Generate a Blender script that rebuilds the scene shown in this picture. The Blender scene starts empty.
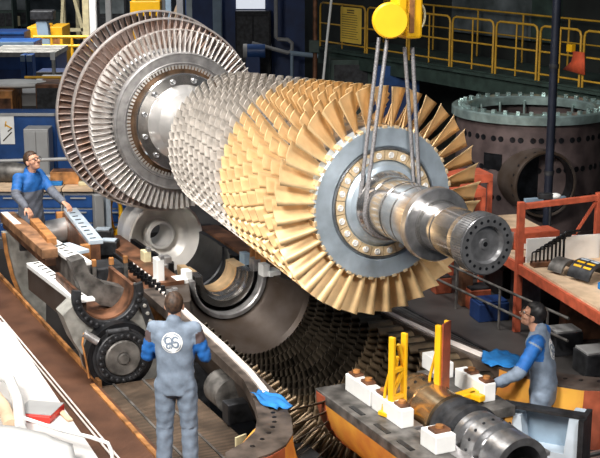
import bpy, bmesh, math, random
from mathutils import Vector, Matrix
from mathutils.bvhtree import BVHTree
random.seed(7)
PI = math.pi
C = bpy.context.scene.collection
R = math.radians
EXPO, WORLD = 0.0, 0.13
# ------------------------------------------------------------------ camera and frames
F_PX, PITCH, CAM_H = 1300.0, R(13.7), 5.1
YAW = R(25.5)
UX, UY = math.sin(YAW), -math.cos(YAW)          # along the machine axis, towards its shaft end
VX, VY = math.cos(YAW), math.sin(YAW)           # across the machine
OX, OY = .81, 12.24                              # axis point under the first compressor disc
ROT = YAW - PI/2
ZJ, ZA = .59, 2.37                               # casing joint plane, hanging rotor axis

def ray(px, py):
    a = (px-300)/F_PX; b = -(py-229)/F_PX
    c, s = math.cos(PITCH), math.sin(PITCH)
    return Vector((a, c+b*s, -s+b*c))
def G(px, py, z=0.0):                            # point on the level z seen along a ray
    r = ray(px, py); k = (z-CAM_H)/r.z
    return Vector((r.x*k, r.y*k, z))
def D(px, py, Y):                                # point at distance Y seen along a ray
    r = ray(px, py); k = Y/r.y
    return Vector((r.x*k, Y, CAM_H+r.z*k))
def W(s, t, z):                                  # machine frame to world
    return Vector((OX+UX*s+VX*t, OY+UY*s+VY*t, z))
def ST(p):
    dx, dy = p.x-OX, p.y-OY
    return (dx*UX+dy*UY, dx*VX+dy*VY)

# ------------------------------------------------------------------ materials
def mat(name, col, rough=.5, metal=0.0, var=.12, scale=8.0, bump=0.0, col2=None, stripes=None, detail=4.0, coat=0.0):
    m = bpy.data.materials.new(name); m.use_nodes = True
    nt = m.node_tree; b = nt.nodes['Principled BSDF']
    b.inputs['Roughness'].default_value = rough; b.inputs['Metallic'].default_value = metal
    if coat: b.inputs['Coat Weight'].default_value = coat
    tc = nt.nodes.new('ShaderNodeTexCoord')
    n = nt.nodes.new('ShaderNodeTexNoise'); n.inputs['Scale'].default_value = scale; n.inputs['Detail'].default_value = detail
    nt.links.new(tc.outputs['Object'], n.inputs['Vector'])
    r = nt.nodes.new('ShaderNodeValToRGB')
    c2 = col2 or tuple(max(0, c*(1-2.2*var)) for c in col)
    r.color_ramp.elements[0].position = .32; r.color_ramp.elements[1].position = .68
    r.color_ramp.elements[0].color = (*c2, 1); r.color_ramp.elements[1].color = (*[min(1, c*(1+var)) for c in col], 1)
    nt.links.new(n.outputs['Fac'], r.inputs['Fac'])
    out = r.outputs['Color']
    if stripes:                                   # (scale, angle about z, second colour, bump)
        mp = nt.nodes.new('ShaderNodeMapping'); mp.inputs['Rotation'].default_value[2] = stripes[1]
        w = nt.nodes.new('ShaderNodeTexWave'); w.inputs['Scale'].default_value = stripes[0]; w.inputs['Distortion'].default_value = 0
        nt.links.new(tc.outputs['Object'], mp.inputs['Vector']); nt.links.new(mp.outputs['Vector'], w.inputs['Vector'])
        cr = nt.nodes.new('ShaderNodeValToRGB'); cr.color_ramp.elements[0].position = .35; cr.color_ramp.elements[1].position = .6
        nt.links.new(w.outputs['Fac'], cr.inputs['Fac'])
        mx = nt.nodes.new('ShaderNodeMix'); mx.data_type = 'RGBA'; mx.inputs['A'].default_value = (*stripes[2], 1)
        nt.links.new(cr.outputs['Color'], mx.inputs['Factor']); nt.links.new(out, mx.inputs['B']); out = mx.outputs['Result']
        bp = nt.nodes.new('ShaderNodeBump'); bp.inputs['Distance'].default_value = .01; bp.inputs['Strength'].default_value = stripes[3]
        nt.links.new(cr.outputs['Color'], bp.inputs['Height']); nt.links.new(bp.outputs['Normal'], b.inputs['Normal'])
    elif bump:
        bp = nt.nodes.new('ShaderNodeBump'); bp.inputs['Distance'].default_value = .02; bp.inputs['Strength'].default_value = bump
        nt.links.new(n.outputs['Fac'], bp.inputs['Height']); nt.links.new(bp.outputs['Normal'], b.inputs['Normal'])
    nt.links.new(out, b.inputs['Base Color'])
    return m
M = dict(
    gold=mat('gold_coating', (.80, .56, .29), .42, .35, .10, 5),
    greyblade=mat('uncoated_blade', (.58, .53, .48), .40, .45, .14, 9),
    disc=mat('disc_steel', (.44, .52, .59), .38, .55, .10, 6),
    chrome=mat('polished_steel', (.62, .60, .58), .16, .95, .08, 7),
    chrome2=mat('machined_steel', (.46, .46, .47), .28, .9, .15, 12),
    satin=mat('satin_steel', (.80, .78, .76), .33, .8, .06, 4),
    bucket=mat('bucket_steel', (.82, .79, .76), .34, .6, .12, 11),
    bucket2=mat('bucket_steel_dull', (.50, .44, .42), .40, .55, .25, 5, col2=(.42, .27, .2)),
    wheel=mat('wheel_steel', (.40, .39, .39), .4, .7, .15, 9),
    heat=mat('heat_tinted_steel', (.20, .12, .07), .36, .7, .3, 6),
    rim=mat('shroud_rim', (.82, .74, .70), .3, .7, .1, 6),
    pad=mat('lock_plate_bronze', (.72, .55, .34), .45, .4, .15, 14),
    dark=mat('dark_iron', (.035, .036, .04), .5, .4, .3, 10),
    black=mat('blackened_steel', (.014, .015, .018), .35, .5, .3, 10),
    iron=mat('cast_iron', (.16, .15, .14), .5, .45, .3, 7, bump=.1),
    lightiron=mat('cast_grey', (.36, .35, .32), .55, .3, .2, 6, bump=.1),
    brownsteel=mat('oxidised_steel', (.19, .085, .045), .5, .35, .35, 5, bump=.1),
    rust=mat('rusty_steel', (.50, .22, .07), .6, .2, .3, 6, bump=.1),
    orange=mat('orange_primer', (.66, .34, .05), .5, .05, .15, 3, col2=(.52, .17, .04)),
    redprimer=mat('red_primer', (.36, .085, .04), .5, .1, .2, 6),
    strip=mat('machined_strip', (.95, .86, .80), .35, .15, .06, 6),
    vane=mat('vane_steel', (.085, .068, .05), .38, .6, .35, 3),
    vanetan=mat('vane_bronze', (.25, .18, .11), .42, .5, .3, 3),  # tan tone of the front vane rows
    barrel=mat('barrel_cast', (.075, .06, .052), .42, .4, .35, 3, col2=(.055, .036, .024)),
    goldshell=mat('bronzed_liner', (.80, .56, .32), .28, .6, .15, 5),
    white=mat('white_paint', (.82, .82, .80), .5, 0, .04, 5),
    sheet=mat('white_sheet', (.66, .66, .65), .6, 0, .04, 3),
    yellow=mat('yellow_paint', (.85, .45, .02), .4, 0, .08, 7),
    yellow2=mat('crane_yellow', (.85, .46, .01), .4, 0, .05, 4),
    rail=mat('railing_yellow', (.55, .31, .03), .45, 0, .1, 7),
    redrack=mat('rack_red', (.52, .105, .05), .5, 0, .15, 9),
    rope=mat('wire_rope', (.30, .29, .30), .45, .5, .2, 60),
    blue=mat('machine_blue', (.015, .065, .22), .4, .05, .15, 4),
    navy=mat('navy_panel', (.008, .032, .125), .5, 0, .2, 2),
    lblue=mat('pale_blue_paint', (.25, .34, .43), .5, 0, .1, 3),
    cabgrey=mat('cabinet_grey', (.34, .34, .34), .5, .1, .06, 4),
    darkgreen=mat('beam_green', (.035, .06, .05), .6, 0, .2, 4),
    wall_dark=mat('dark_wall', (.016, .02, .018), .7, 0, .3, 1.2),
    wall_pale=mat('stained_panel', (.13, .15, .16), .6, 0, .3, 1.5, col2=(.03, .04, .04)),
    floor=mat('shop_floor', (.055, .05, .048), .5, 0, .3, 1.0),
    floorbrown=mat('brown_deck', (.21, .095, .05), .5, .2, .3, 3, bump=.1),
    grating=mat('deck_grating', (.20, .135, .09), .5, .4, .3, 2.5, stripes=(9.0, R(38), (.03, .022, .016), .6)),
    walkgrate=mat('walkway_grating', (.17, .078, .045), .5, .3, .25, 3, stripes=(12.0, R(48), (.085, .035, .018), .5)),
    bronze=mat('polished_bronze', (.62, .44, .26), .22, .9, .2, 5),
    dish=mat('bright_turned_steel', (.90, .87, .83), .30, .35, .05, 4),
    flangebrown=mat('joint_flange_brown', (.12, .095, .08), .45, .4, .3, 6, bump=.1),
    nut=mat('bright_nut', (.80, .79, .77), .4, .3, .05, 6),
    mesh=mat('dark_mesh', (.11, .11, .11), .5, .5, .2, 4, stripes=(7.0, R(-20), (.01, .01, .01), .6)),
    wood=mat('plywood', (.62, .45, .30), .6, 0, .12, 5),
    cyl=mat('shell_primer', (.085, .062, .06), .5, .15, .3, 4, col2=(.05, .035, .035)),
    teal=mat('ring_machined', (.42, .55, .53), .3, .7, .15, 6),
    bluecloth=mat('blue_cloth', (.01, .16, .45), .8, 0, .15, 9),
    skin=mat('skin', (.55, .29, .19), .5, 0, .06, 12),
    hairb=mat('brown_hair', (.055, .028, .015), .6, 0, .3, 40),
    haird=mat('dark_hair', (.012, .010, .010), .5, 0, .3, 40),
    cover=mat('coverall_blue_grey', (.17, .215, .28), .75, 0, .10, 14, bump=.25),
    coverd=mat('coverall_slate', (.115, .125, .155), .75, 0, .12, 14, bump=.25),
    royal=mat('coverall_royal_blue', (.008, .105, .36), .7, 0, .12, 14, bump=.25),
    sleevebrown=mat('sleeve_brown', (.09, .06, .06), .75, 0, .15, 14),  # dark brown tone of the upper sleeves
    shoe=mat('work_boot', (.02, .018, .016), .5, 0, .2, 10),
    lens=mat('glasses_frame', (.03, .02, .015), .3, .2, .1, 10),
    paper=mat('notice_yellow', (.80, .55, .08), .6, 0, .05, 4),
    ink=mat('ink', (.05, .035, .02), .7, 0, .05, 4),
    red=mat('red_plastic', (.60, .03, .02), .4, 0, .1, 6),
    paleyellow=mat('cream_metal', (.70, .62, .38), .5, .1, .1, 6),
    panelblue=mat('pale_glaze', (.50, .58, .66), .35, 0, .12, 3),
)

# ------------------------------------------------------------------ mesh builder
def basis(a):
    a = Vector(a).normalized()
    h = Vector((0, 0, 1)) if abs(a.z) < .9 else Vector((1, 0, 0))
    x = a.cross(h).normalized(); y = a.cross(x).normalized()
    return x, y, a
class MB:
    def __init__(self): self.v = []; self.f = []; self.mi = []; self.sm = []; self.cur = 0
    def add(self, vs, fs, smooth=False):
        o = len(self.v); self.v += [tuple(p) for p in vs]
        for q in fs: self.f.append(tuple(i+o for i in q)); self.mi.append(self.cur); self.sm.append(smooth)
        return self
    def box(self, c, size, rz=0.0, rot=None, ch=0.0):
        sx, sy, sz = [k/2 for k in size]
        m = rot if rot is not None else Matrix.Rotation(rz, 3, 'Z')
        c = Vector(c)
        if ch <= 0:
            vs = [c+m@Vector((x*sx, y*sy, z*sz)) for z in (-1, 1) for y in (-1, 1) for x in (-1, 1)]
            return self.add(vs, [(0,2,3,1), (4,5,7,6), (0,1,5,4), (2,6,7,3), (0,4,6,2), (1,3,7,5)])
        ch = min(ch, .45*min(sx, sy, sz)*2)
        bm = bmesh.new(); bmesh.ops.create_cube(bm, size=1)
        for w in bm.verts: w.co = Vector((w.co.x*size[0], w.co.y*size[1], w.co.z*size[2]))
        bmesh.ops.bevel(bm, geom=bm.edges[:], offset=ch, segments=2, affect='EDGES', profile=.5)
        bm.verts.index_update()
        self.add([c+m@w.co for w in bm.verts], [[w.index for w in f.verts] for f in bm.faces]); bm.free()
        return self
    def bar(self, a, b, w, h, up=(0, 0, 1), ch=0.0):           # rectangular bar between two points
        a, b = Vector(a), Vector(b); d = (b-a); L = d.length; d.normalize()
        up = Vector(up)
        if abs(d.dot(up)) > .98: up = Vector((0, 1, 0)) if abs(d.y) < .9 else Vector((1, 0, 0))
        y = up.cross(d).normalized(); z = d.cross(y)
        return self.box((a+b)/2, (L, w, h), rot=Matrix((d, y, z)).transposed(), ch=ch)
    def tube(self, pts, r, n=10, closed=False, cap=True):
        pts = [Vector(p) for p in pts]; rs = r if isinstance(r, (list, tuple)) else [r]*len(pts)
        vs, fs = [], []; N = len(pts); px = None
        for i, p in enumerate(pts):
            a = pts[(i+1) % N] if (closed or i < N-1) else pts[i]
            b = pts[i-1] if (closed or i > 0) else pts[i]
            d = (a-b).normalized()
            if px is None: x, y, _ = basis(d)
            else:
                x = (px-d*px.dot(d)).normalized(); y = d.cross(x)
            px = x
            for k in range(n):
                t = 2*PI*k/n; vs.append(p+x*(math.cos(t)*rs[i])+y*(math.sin(t)*rs[i]))
        for i in range(N if closed else N-1):
            j = (i+1) % N
            for k in range(n): fs.append((i*n+k, i*n+(k+1) % n, j*n+(k+1) % n, j*n+k))
        self.add(vs, fs, True)
        if cap and not closed:
            o = [vs[:n], vs[-n:]]
            self.add(o[0], [tuple(reversed(range(n)))]); self.add(o[1], [tuple(range(n))])
        return self
    def cyl(self, a, b, r, n=24, r2=None): return self.tube([a, b], [r, r if r2 is None else r2], n)
    def revolve(self, prof, a0=0.0, a1=2*PI, n=64, closed=True, smooth=True):
        # prof: loop of (x, r) revolved about the local X axis; flat rings are split so that edges stay crisp
        full = abs(a1-a0-2*PI) < 1e-6; m = n if full else n+1; K = len(prof)
        for i in range(K if closed else K-1):
            p, q = prof[i], prof[(i+1) % K]
            if p[1] < 1e-6 and q[1] < 1e-6: continue
            vs, fs = [], []
            for k in range(m):
                a = a0+(a1-a0)*k/n; c, s = math.cos(a), math.sin(a)
                vs += [(p[0], p[1]*c, p[1]*s), (q[0], q[1]*c, q[1]*s)]
            for k in range(n):
                j = (k+1) % m
                if p[1] < 1e-6: fs.append((2*k, 2*j+1, 2*k+1))
                elif q[1] < 1e-6: fs.append((2*k, 2*j, 2*k+1))
                else: fs.append((2*k, 2*j, 2*j+1, 2*k+1))
            self.add(vs, fs, smooth)
        if not full and closed:
            for a, rv in ((a0, False), (a1, True)):
                c, s = math.cos(a), math.sin(a)
                ids = list(range(K)); self.add([(x, r*c, r*s) for x, r in prof], [tuple(reversed(ids)) if rv else tuple(ids)])
        return self
    def prism(self, poly, a, b):                              # polygon (3D points) moved from offset a to offset b
        a, b = Vector(a), Vector(b); n = len(poly); P = [Vector(p) for p in poly]
        vs = [p+a for p in P]+[p+b for p in P]
        fs = [tuple(reversed(range(n))), tuple(range(n, 2*n))]+[(i, (i+1) % n, n+(i+1) % n, n+i) for i in range(n)]
        return self.add(vs, fs)
    def sphere(self, c, r, n=16, sc=(1, 1, 1), rot=None):
        c = Vector(c); vs, fs = [], []; m = n//2
        for i in range(m+1):
            t = PI*i/m
            for k in range(n):
                a = 2*PI*k/n; p = Vector((math.sin(t)*math.cos(a)*sc[0], math.sin(t)*math.sin(a)*sc[1], math.cos(t)*sc[2]))*r
                vs.append(c+(rot@p if rot else p))
        for i in range(m):
            for k in range(n): fs.append((i*n+k, (i+1)*n+k, (i+1)*n+(k+1) % n, i*n+(k+1) % n))
        return self.add(vs, fs, True)
    def build(self, name, m, parent=None, label=None, loc=None, rz=None):
        me = bpy.data.meshes.new(name)
        me.from_pydata(self.v, [], self.f)
        ms = m if isinstance(m, (list, tuple)) else [m]
        for k in ms: me.materials.append(k if not isinstance(k, str) else M[k])
        for p, i, s in zip(me.polygons, self.mi, self.sm): p.material_index = i; p.use_smooth = s
        bm = bmesh.new(); bm.from_mesh(me); bmesh.ops.remove_doubles(bm, verts=bm.verts, dist=1e-6) if not any(self.sm) else None
        bmesh.ops.recalc_face_normals(bm, faces=bm.faces) if not any(self.sm) else None
        bm.to_mesh(me); bm.free()
        o = bpy.data.objects.new(name, me); C.objects.link(o)
        if parent: o.parent = parent
        if loc is not None: o.location = loc
        if rz is not None: o.rotation_euler.z = rz
        if label: o['label'] = label
        return o
def tag(o, label, cat, group=None, kind=None):
    o['label'] = label; o['category'] = cat
    if group: o['group'] = group
    if kind: o['kind'] = kind
    return o
def thing(name, label, cat, loc=(0, 0, 0), rz=0.0, group=None):
    o = bpy.data.objects.new(name, None); C.objects.link(o); o.empty_display_size = .2
    o.location = loc; o.rotation_euler = (0, 0, rz)
    return tag(o, label, cat, group)
def struct(name, mb, m):
    o = mb.build(name, m); o['kind'] = 'structure'; return o
def dup_part(src, parent, loc=None, rot=None):
    c = src.copy(); C.objects.link(c); c.parent = parent
    if loc is not None: c.location = loc
    if rot is not None: c.rotation_euler = rot
    return c
def dup_thing(root, loc, rz, label=None):
    r = root.copy(); C.objects.link(r); r.location = loc; r.rotation_euler = (0, 0, rz)
    if label: r['label'] = label
    for ch in list(root.children):
        c = ch.copy(); C.objects.link(c); c.parent = r
        for g in ch.children:
            d = g.copy(); C.objects.link(d); d.parent = c
    return r

# ------------------------------------------------------------------ camera, world, lights
cam = bpy.data.cameras.new('camera'); co = bpy.data.objects.new('camera', cam); C.objects.link(co)
cam.sensor_width = 36; cam.lens = F_PX/600*36; co.location = (0, 0, CAM_H); co.rotation_euler = (PI/2-PITCH, 0, 0)
cam.clip_end = 300
bpy.context.scene.camera = co
vs = bpy.context.scene.view_settings
vs.view_transform = 'Standard'; vs.look = 'None'; vs.gamma = 1; vs.use_curve_mapping = False; vs.exposure = EXPO
w = bpy.data.worlds.new('hall_air'); bpy.context.scene.world = w; w.use_nodes = True
w.node_tree.nodes['Background'].inputs[0].default_value = (.62, .70, .82, 1)
w.node_tree.nodes['Background'].inputs[1].default_value = WORLD
def area(name, loc, target, sx, sy, e, col=(1, 1, 1), spread=None):
    l = bpy.data.lights.new(name, 'AREA'); l.shape = 'RECTANGLE'; l.size = sx; l.size_y = sy; l.energy = e; l.color = col
    if spread: l.spread = spread
    o = bpy.data.objects.new(name, l); C.objects.link(o); o.location = loc
    o.rotation_euler = (Vector(target)-Vector(loc)).to_track_quat('-Z', 'Y').to_euler()
    return o
# ================================================================== ROTOR
rotor = thing('turbine_rotor', 'huge bladed gas turbine rotor with gold and grey blades hanging from the yellow crane', 'rotor', (OX, OY, ZA), ROT)

def blade(mb, x0, th, r0, r1, c0, c1, s0, s1, thick=.16, camber=.10, nr=4, nc=4):
    er = Vector((0, math.cos(th), math.sin(th))); et = Vector((0, -math.sin(th), math.cos(th)))
    vs, fs = [], []; K = 2*nc
    for i in range(nr+1):
        u = i/nr; rr = r0+(r1-r0)*u; c = c0+(c1-c0)*u; st = s0+(s1-s0)*(u**.85)
        cd = (math.cos(st), math.sin(st)); nd = (-math.sin(st), math.cos(st))
        loop = []
        for k in range(nc+1): 
            q = k/nc; loop.append((q-.5, camber*(1-(2*q-1)**2)+thick*.5*math.sin(PI*min(1, q*1.15+.04))*.9))
        for k in range(nc-1, 0, -1):
            q = k/nc; loop.append((q-.5, camber*(1-(2*q-1)**2)-thick*.35*math.sin(PI*min(1, q*1.15+.04))))
        for a, b in loop:
            p = Vector((x0, 0, 0))+er*rr
            p.x += c*(a*cd[0]+b*nd[0]); p += et*(c*(a*cd[1]+b*nd[1])); vs.append(p)
    for i in range(nr):
        for k in range(K): fs.append((i*K+k, i*K+(k+1) % K, (i+1)*K+(k+1) % K, (i+1)*K+k))
    mb.add(vs, fs, True); mb.add(vs[-K:], [tuple(range(K))])

RD = .747
# --- compressor disc seen from the front
f = MB()
f.revolve([(-.16, .70), (-.16, RD-.012), (-.145, RD), (-.012, RD), (0, RD-.012), (0, .565), (-.02, .55), (-.055, .545),
           (-.055, .53), (-.02, .525), (-.02, .42), (.0, .41), (.035, .38), (.055, .34), (.055, .28), (-.16, .28)], n=96)
f.build('compressor_disc', 'disc', rotor)
groove = MB(); groove.revolve([(-.018, .548), (.006, .540), (.006, .532), (-.018, .528)], n=80); groove.build('locking_ring', 'chrome2', rotor)
pad = MB(); n_pad = 22; da = 2*PI/n_pad
vsx = []
for (x, k) in ((-.02, 0), (.004, 1)):
    for rr in (.428, .522):
        for a in (-da*.47, 0, da*.47): vsx.append((x, rr*math.cos(a), rr*math.sin(a)))
pad.add(vsx, [(0,1,4,3), (1,2,5,4), (6,9,10,7), (7,10,11,8), (0,6,7,1), (1,7,8,2), (3,4,10,9), (4,5,11,10), (0,3,9,6), (2,8,11,5)])
bolt = MB(); bolt.revolve([(.004, .031), (.012, .031), (.014, .026), (.006, .024), (.006, .014), (.016, .012), (.016, 0), (.004, 0)], n=14, closed=False)
p0 = pad.build('lock_plate', 'pad', rotor); b0 = bolt.build('bolt', 'nut', p0, loc=(0, .475, 0))
for i in range(n_pad):
    if i: q = dup_part(p0, rotor, rot=(da*i, 0, 0)); dup_part(b0, q)
    else: p0.rotation_euler = (.06, 0, 0)
# --- shaft
s = MB()
s.revolve([(.04, 0), (.04, .335), (.07, .335), (.10, .318), (.13, .30), (.20, .292), (.20, .283), (.235, .283), (.235, .288), (.42, .288), (.42, .279),
           (.455, .279), (.455, .288), (.62, .288), (.62, .280), (.65, .280), (.65, .288), (.86, .288), (.87, .24), (1.02, .24), (1.02, .222),
           (1.20, .222), (1.20, .215), (1.24, .215), (1.24, .222), (1.50, .222), (1.56, .225), (1.64, .245), (1.64, 0)], n=64, closed=False)
s.build('stub_shaft', 'chrome', rotor)
t = MB(); t.revolve([(.90, .20), (.90, .33), (.91, .34), (.985, .34), (.995, .33), (.995, .20)], n=72); t.build('thrust_collar', 'chrome2', rotor)
c = MB()
c.revolve([(1.62, .18), (1.62, .252), (1.79, .252), (1.79, .165), (1.745, .155), (1.745, .05), (1.76, .045), (1.76, 0), (1.62, 0)], n=72, closed=False)
for i in range(72):
    a = 2*PI*i/72; c.box((1.705, .258*math.cos(a), .258*math.sin(a)), (.15, .011, .018), rot=Matrix.Rotation(a, 3, 'X'))
c.build('coupling_flange', 'chrome2', rotor)
h = MB(); h.cyl((-.02, 0, 0), (.001, 0, 0), .0145, 12); h0 = h.build('bolt_hole', 'black', rotor, 'dark bolt hole in the coupling face')
for i in range(20):
    a = 2*PI*i/20; e = dup_part(h0, rotor) if i else h0; e.location = (1.7905, .208*math.cos(a), .208*math.sin(a))
h = MB(); h.cyl((1.74, 0, 0), (1.763, 0, 0), .022, 12); h.build('centre_hole', 'black', rotor)
# --- compressor rows
NR = 18; XB = -3.95
def hub_r(x): q = -x/3.95; return .735+.02*math.sin(PI*q)-.015*q
def tip_r(x):
    q = min(1, max(0, -x/3.95)); return 1.125-.27*q+.035*q*q*0
pitches = [.262, .25, .24, .235, .23, .225, .22, .215, .21, .205, .205, .2, .2, .2, .2, .2, .2, .2]
tot = sum(pitches); rows = []; x = -.085
for i in range(NR): rows.append(x); x -= pitches[i]*(-XB-.2)/tot*1.0
d = MB()
prof = [(-.16, .70)]
for i in range(NR):
    hx = rows[i]; prof += [(hx+.085 if i else -.16, hub_r(hx)), (hx-.075, hub_r(hx)), (hx-.08, hub_r(hx)-.035), ((rows[i+1] if i < NR-1 else XB)+.09, hub_r(hx)-.035)]
prof += [(XB, .66), (XB, .40)]
d.revolve(prof, n=80, closed=False); d.build('compressor_drum', 'chrome2', rotor)
counts = [36, 37, 38, 40, 42, 44, 46, 48, 50, 52, 53, 54, 55, 56, 57, 58, 58, 58]
def row_blade(mb, i, th):
    x = rows[i]; q = i/(NR-1); r0 = hub_r(x)-.01; r1 = tip_r(x)
    if i == 0: c0, c1, s0, s1, tk, cb = .215, .27, R(33), R(62), .075, .11
    else:
        c0 = .175-.045*q; c1 = .19-.045*q; s0, s1, tk, cb = R(30+6*q), R(56-6*q), .11, .10
    blade(mb, x, th, r0, r1, c0, c1, s0, s1, tk, cb, 4 if i < 6 else 2, 4)
done = 0; rest = MB()
for i in range(NR):
    gold = i <= 7
    for k in range(counts[i]):
        th = 2*PI*(k+.37*i)/counts[i]
        if done < 100:
            b = MB(); row_blade(b, i, th); b.build('compressor_blade', 'gold', rotor, 'gold-coated curved blade' if not done else None); done += 1
        else:
            rest.cur = 0 if gold else 1; row_blade(rest, i, th)
o = rest.build('compressor_blade_rows', ['gold', 'greyblade'], rotor, 'close rows of gold then grey compressor blades'); o['kind'] = 'stuff'
rt = MB(); rt.box((-.055, RD-.002, 0), (.115, .03, .05), ch=.004); rt0 = rt.build('blade_root', 'pad', rotor, 'bronze blade root in the disc rim')
for k in range(1, 36): dup_part(rt0, rotor, rot=(2*PI*k/36, 0, 0))
# --- distance piece and turbine wheels
dp = MB()
dp.revolve([(-3.93, .52), (-4.2, .40), (-4.6, .34), (-5.05, .36), (-5.3, .42), (-5.47, .50), (-5.52, .56), (-5.60, .56), (-5.60, .30), (-3.93, .30)], n=72)
dp.build('distance_piece', 'satin', rotor)
fl = MB(); fl.revolve([(-5.49, .49), (-5.47, .51), (-5.47, .645), (-5.49, .66), (-5.62, .66), (-5.62, .49)], n=72); fl.build('marriage_flange', 'chrome', rotor)
bb = MB(); bb.revolve([(-5.48, .036), (-5.44, .036), (-5.435, .03), (-5.44, .02), (-5.455, .014), (-5.44, 0)], n=14, closed=False)
bo = bb.build('flange_bolt', 'chrome2', rotor, loc=(0, .635, 0))
for i in range(12):
    a = 2*PI*(i+.5)/12; q = bo if i == 0 else dup_part(bo, rotor)
    q.location = (0, .572*math.cos(a), .572*math.sin(a))
def wheel(x, r_hub, front):
    q = MB()
    q.revolve([(x+.12, .30), (x+.12, r_hub*.60), (x+.07, r_hub*.62), (x+.07, r_hub*.80), (x+.13, r_hub*.81), (x+.14, r_hub*.83), (x+.14, r_hub*.965), (x+.12, r_hub), (x-.12, r_hub), (x-.14, r_hub*.96), (x-.14, .30)], n=96)
    return q.build('turbine_wheel', 'wheel', rotor)
TR = [(-5.73, .925, 1.215), (-6.21, .93, 1.33), (-6.72, .93, 1.40)]
for x, rh, rt_ in TR: wheel(x, rh, x > -6)
hf = MB(); hf.revolve([(-5.612, .45), (-5.60, .70), (-5.605, .745), (-5.66, .745), (-5.66, .45)], n=80); hf.build('heat_tinted_face', 'heat', rotor)
th_ = MB()
for i in range(96):
    a = 2*PI*i/96; m = Matrix.Rotation(a, 3, 'X'); th_.box(m@Vector((-5.63, .735, 0)), (.08, .055, .026), rot=m)
th_.build('wheel_teeth', 'satin', rotor, 'pale square teeth ringed inside the wheel rim')
sr = MB(); sr.revolve([(-5.57, .775), (-5.555, .79), (-5.57, .80), (-5.565, .90), (-5.55, .915), (-5.58, .93), (-5.62, .93), (-5.62, .775)], n=96); sr.build('seal_ring', 'wheel', rotor)
nb = 0; rest = MB()
for i, (x, rh, rt_) in enumerate(TR):
    n = 92 if i == 0 else 90
    for k in range(n):
        th = 2*PI*k/n; b = MB() if i == 0 else rest
        if i == 0:
            blade(b, x+.02, th, rh-.01, rt_, .14, .13, R(14), R(34), .26, .16, 3, 5)
            b.build('turbine_bucket', 'bucket', rotor)
        else: blade(rest, x, th, rh-.01, rt_-.01, .20, .17, R(10), R(42), .2, .16, 3, 5)
o = rest.build('turbine_bucket_rows', 'bucket2', rotor, 'two rows of dull brown-grey buckets behind the first wheel'); o['kind'] = 'stuff'
for x, rh, rt_ in TR[1:]:
    q = MB(); q.revolve([(x+.06, rt_-.014), (x+.06, rt_+.005), (x+.05, rt_+.010), (x-.0, rt_+.010), (x-.0, rt_-.014)], n=120)
    q.build('shroud_ring', 'rim', rotor, 'bright thin tip shroud round the bucket row')
q = MB(); q.revolve([(-5.77, 1.205), (-5.77, 1.222), (-5.80, 1.222), (-5.80, 1.205)], n=120); q.build('shroud_ring', 'rim', rotor)
aft = MB(); aft.revolve([(-6.8, 0), (-6.8, .45), (-7.2, .40), (-7.9, .30), (-8.3, .30), (-8.3, 0)], n=48, closed=False); aft.build('aft_shaft', 'chrome', rotor)

# ================================================================== CRANE BLOCK AND SLINGS
HB = W(.13, .06, 4.02)
hook = thing('crane_hook_block', 'yellow crane hook block with a round sheave cover above the rotor shaft', 'crane hook', HB, ROT)
def hl(s, t, z): return (s, t, z)
q = MB(); q.box((0, .10, .30), (.24, .17, .72), ch=.03); q.build('block_body', 'yellow2', hook)
q = MB(); q.box((.06, -.045, .34), (.16, .10, .6), ch=.02); q.build('cheek_plate', 'yellow2', hook)
q = MB(); q.box((.03, .06, .25), (.20, .05, .5)); q.build('centre_slot', 'rust', hook, 'rust-orange slot between the block cheeks')  # rust-orange strip set in the block face
q = MB(); q.revolve([(.05, 0), (.05, .135), (.06, .145), (.10, .145), (.14, .165), (.20, .165), (.22, .15), (.22, 0)], n=40, closed=False)
o = q.build('sheave_cover', 'yellow2', hook); o.location = (-.04, -.10, .12); o.rotation_euler = (0, 0, R(-22))
q = MB(); q.tube([Vector((.02, .20+.06*math.sin(a), .14-.11*math.cos(a))) for a in [PI*k/12 for k in range(13)]], .012, 8); q.build('side_loop', 'paleyellow', hook)
q = MB(); q.tube([(0, .06, .6), (0, .06, 5.0)], .02, 8); q0 = q.build('hoist_rope', 'rope', hook)
for dx, dy in ((.08, .05), (-.08, .05), (.08, -.05)): dup_part(q0, hook, loc=(dx, dy, 0))
q = MB(); q.box((0, .06, 5.1), (.9, .7, .4), ch=.03); q.build('hoist_trolley', 'yellow2', hook)
for k, sx in enumerate((.07, .17)):
    q = MB(); pts = []
    ztop = 1.60
    L0 = Vector((sx*.6+.03, -.12+.055*k, ztop)); R0 = Vector((sx*.6+.03, .155+.05*k, ztop-.1))
    rr = .318-.008*k
    al, ar = R(188), R(352)
    def onc(a): return Vector((sx, rr*math.cos(a), rr*math.sin(a)))
    A, B = onc(al), onc(ar)
    for i in range(10): pts.append(L0+(A-L0)*(i/10))
    for i in range(17): pts.append(onc(al+(ar-al)*i/16))
    for i in range(1, 11): pts.append(B+(R0-B)*(i/10))
    q.tube(pts, .0195, 8)
    o = q.build('wire_rope_sling', 'rope', None, loc=(OX, OY, ZA), rz=ROT)
    tag(o, ['grey wire rope sling looped under the shaft root, strand nearest the grey disc', 'grey wire rope sling looped under the shaft, strand farther from the grey disc'][k], 'sling', 'lifting slings under the rotor shaft')
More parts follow.
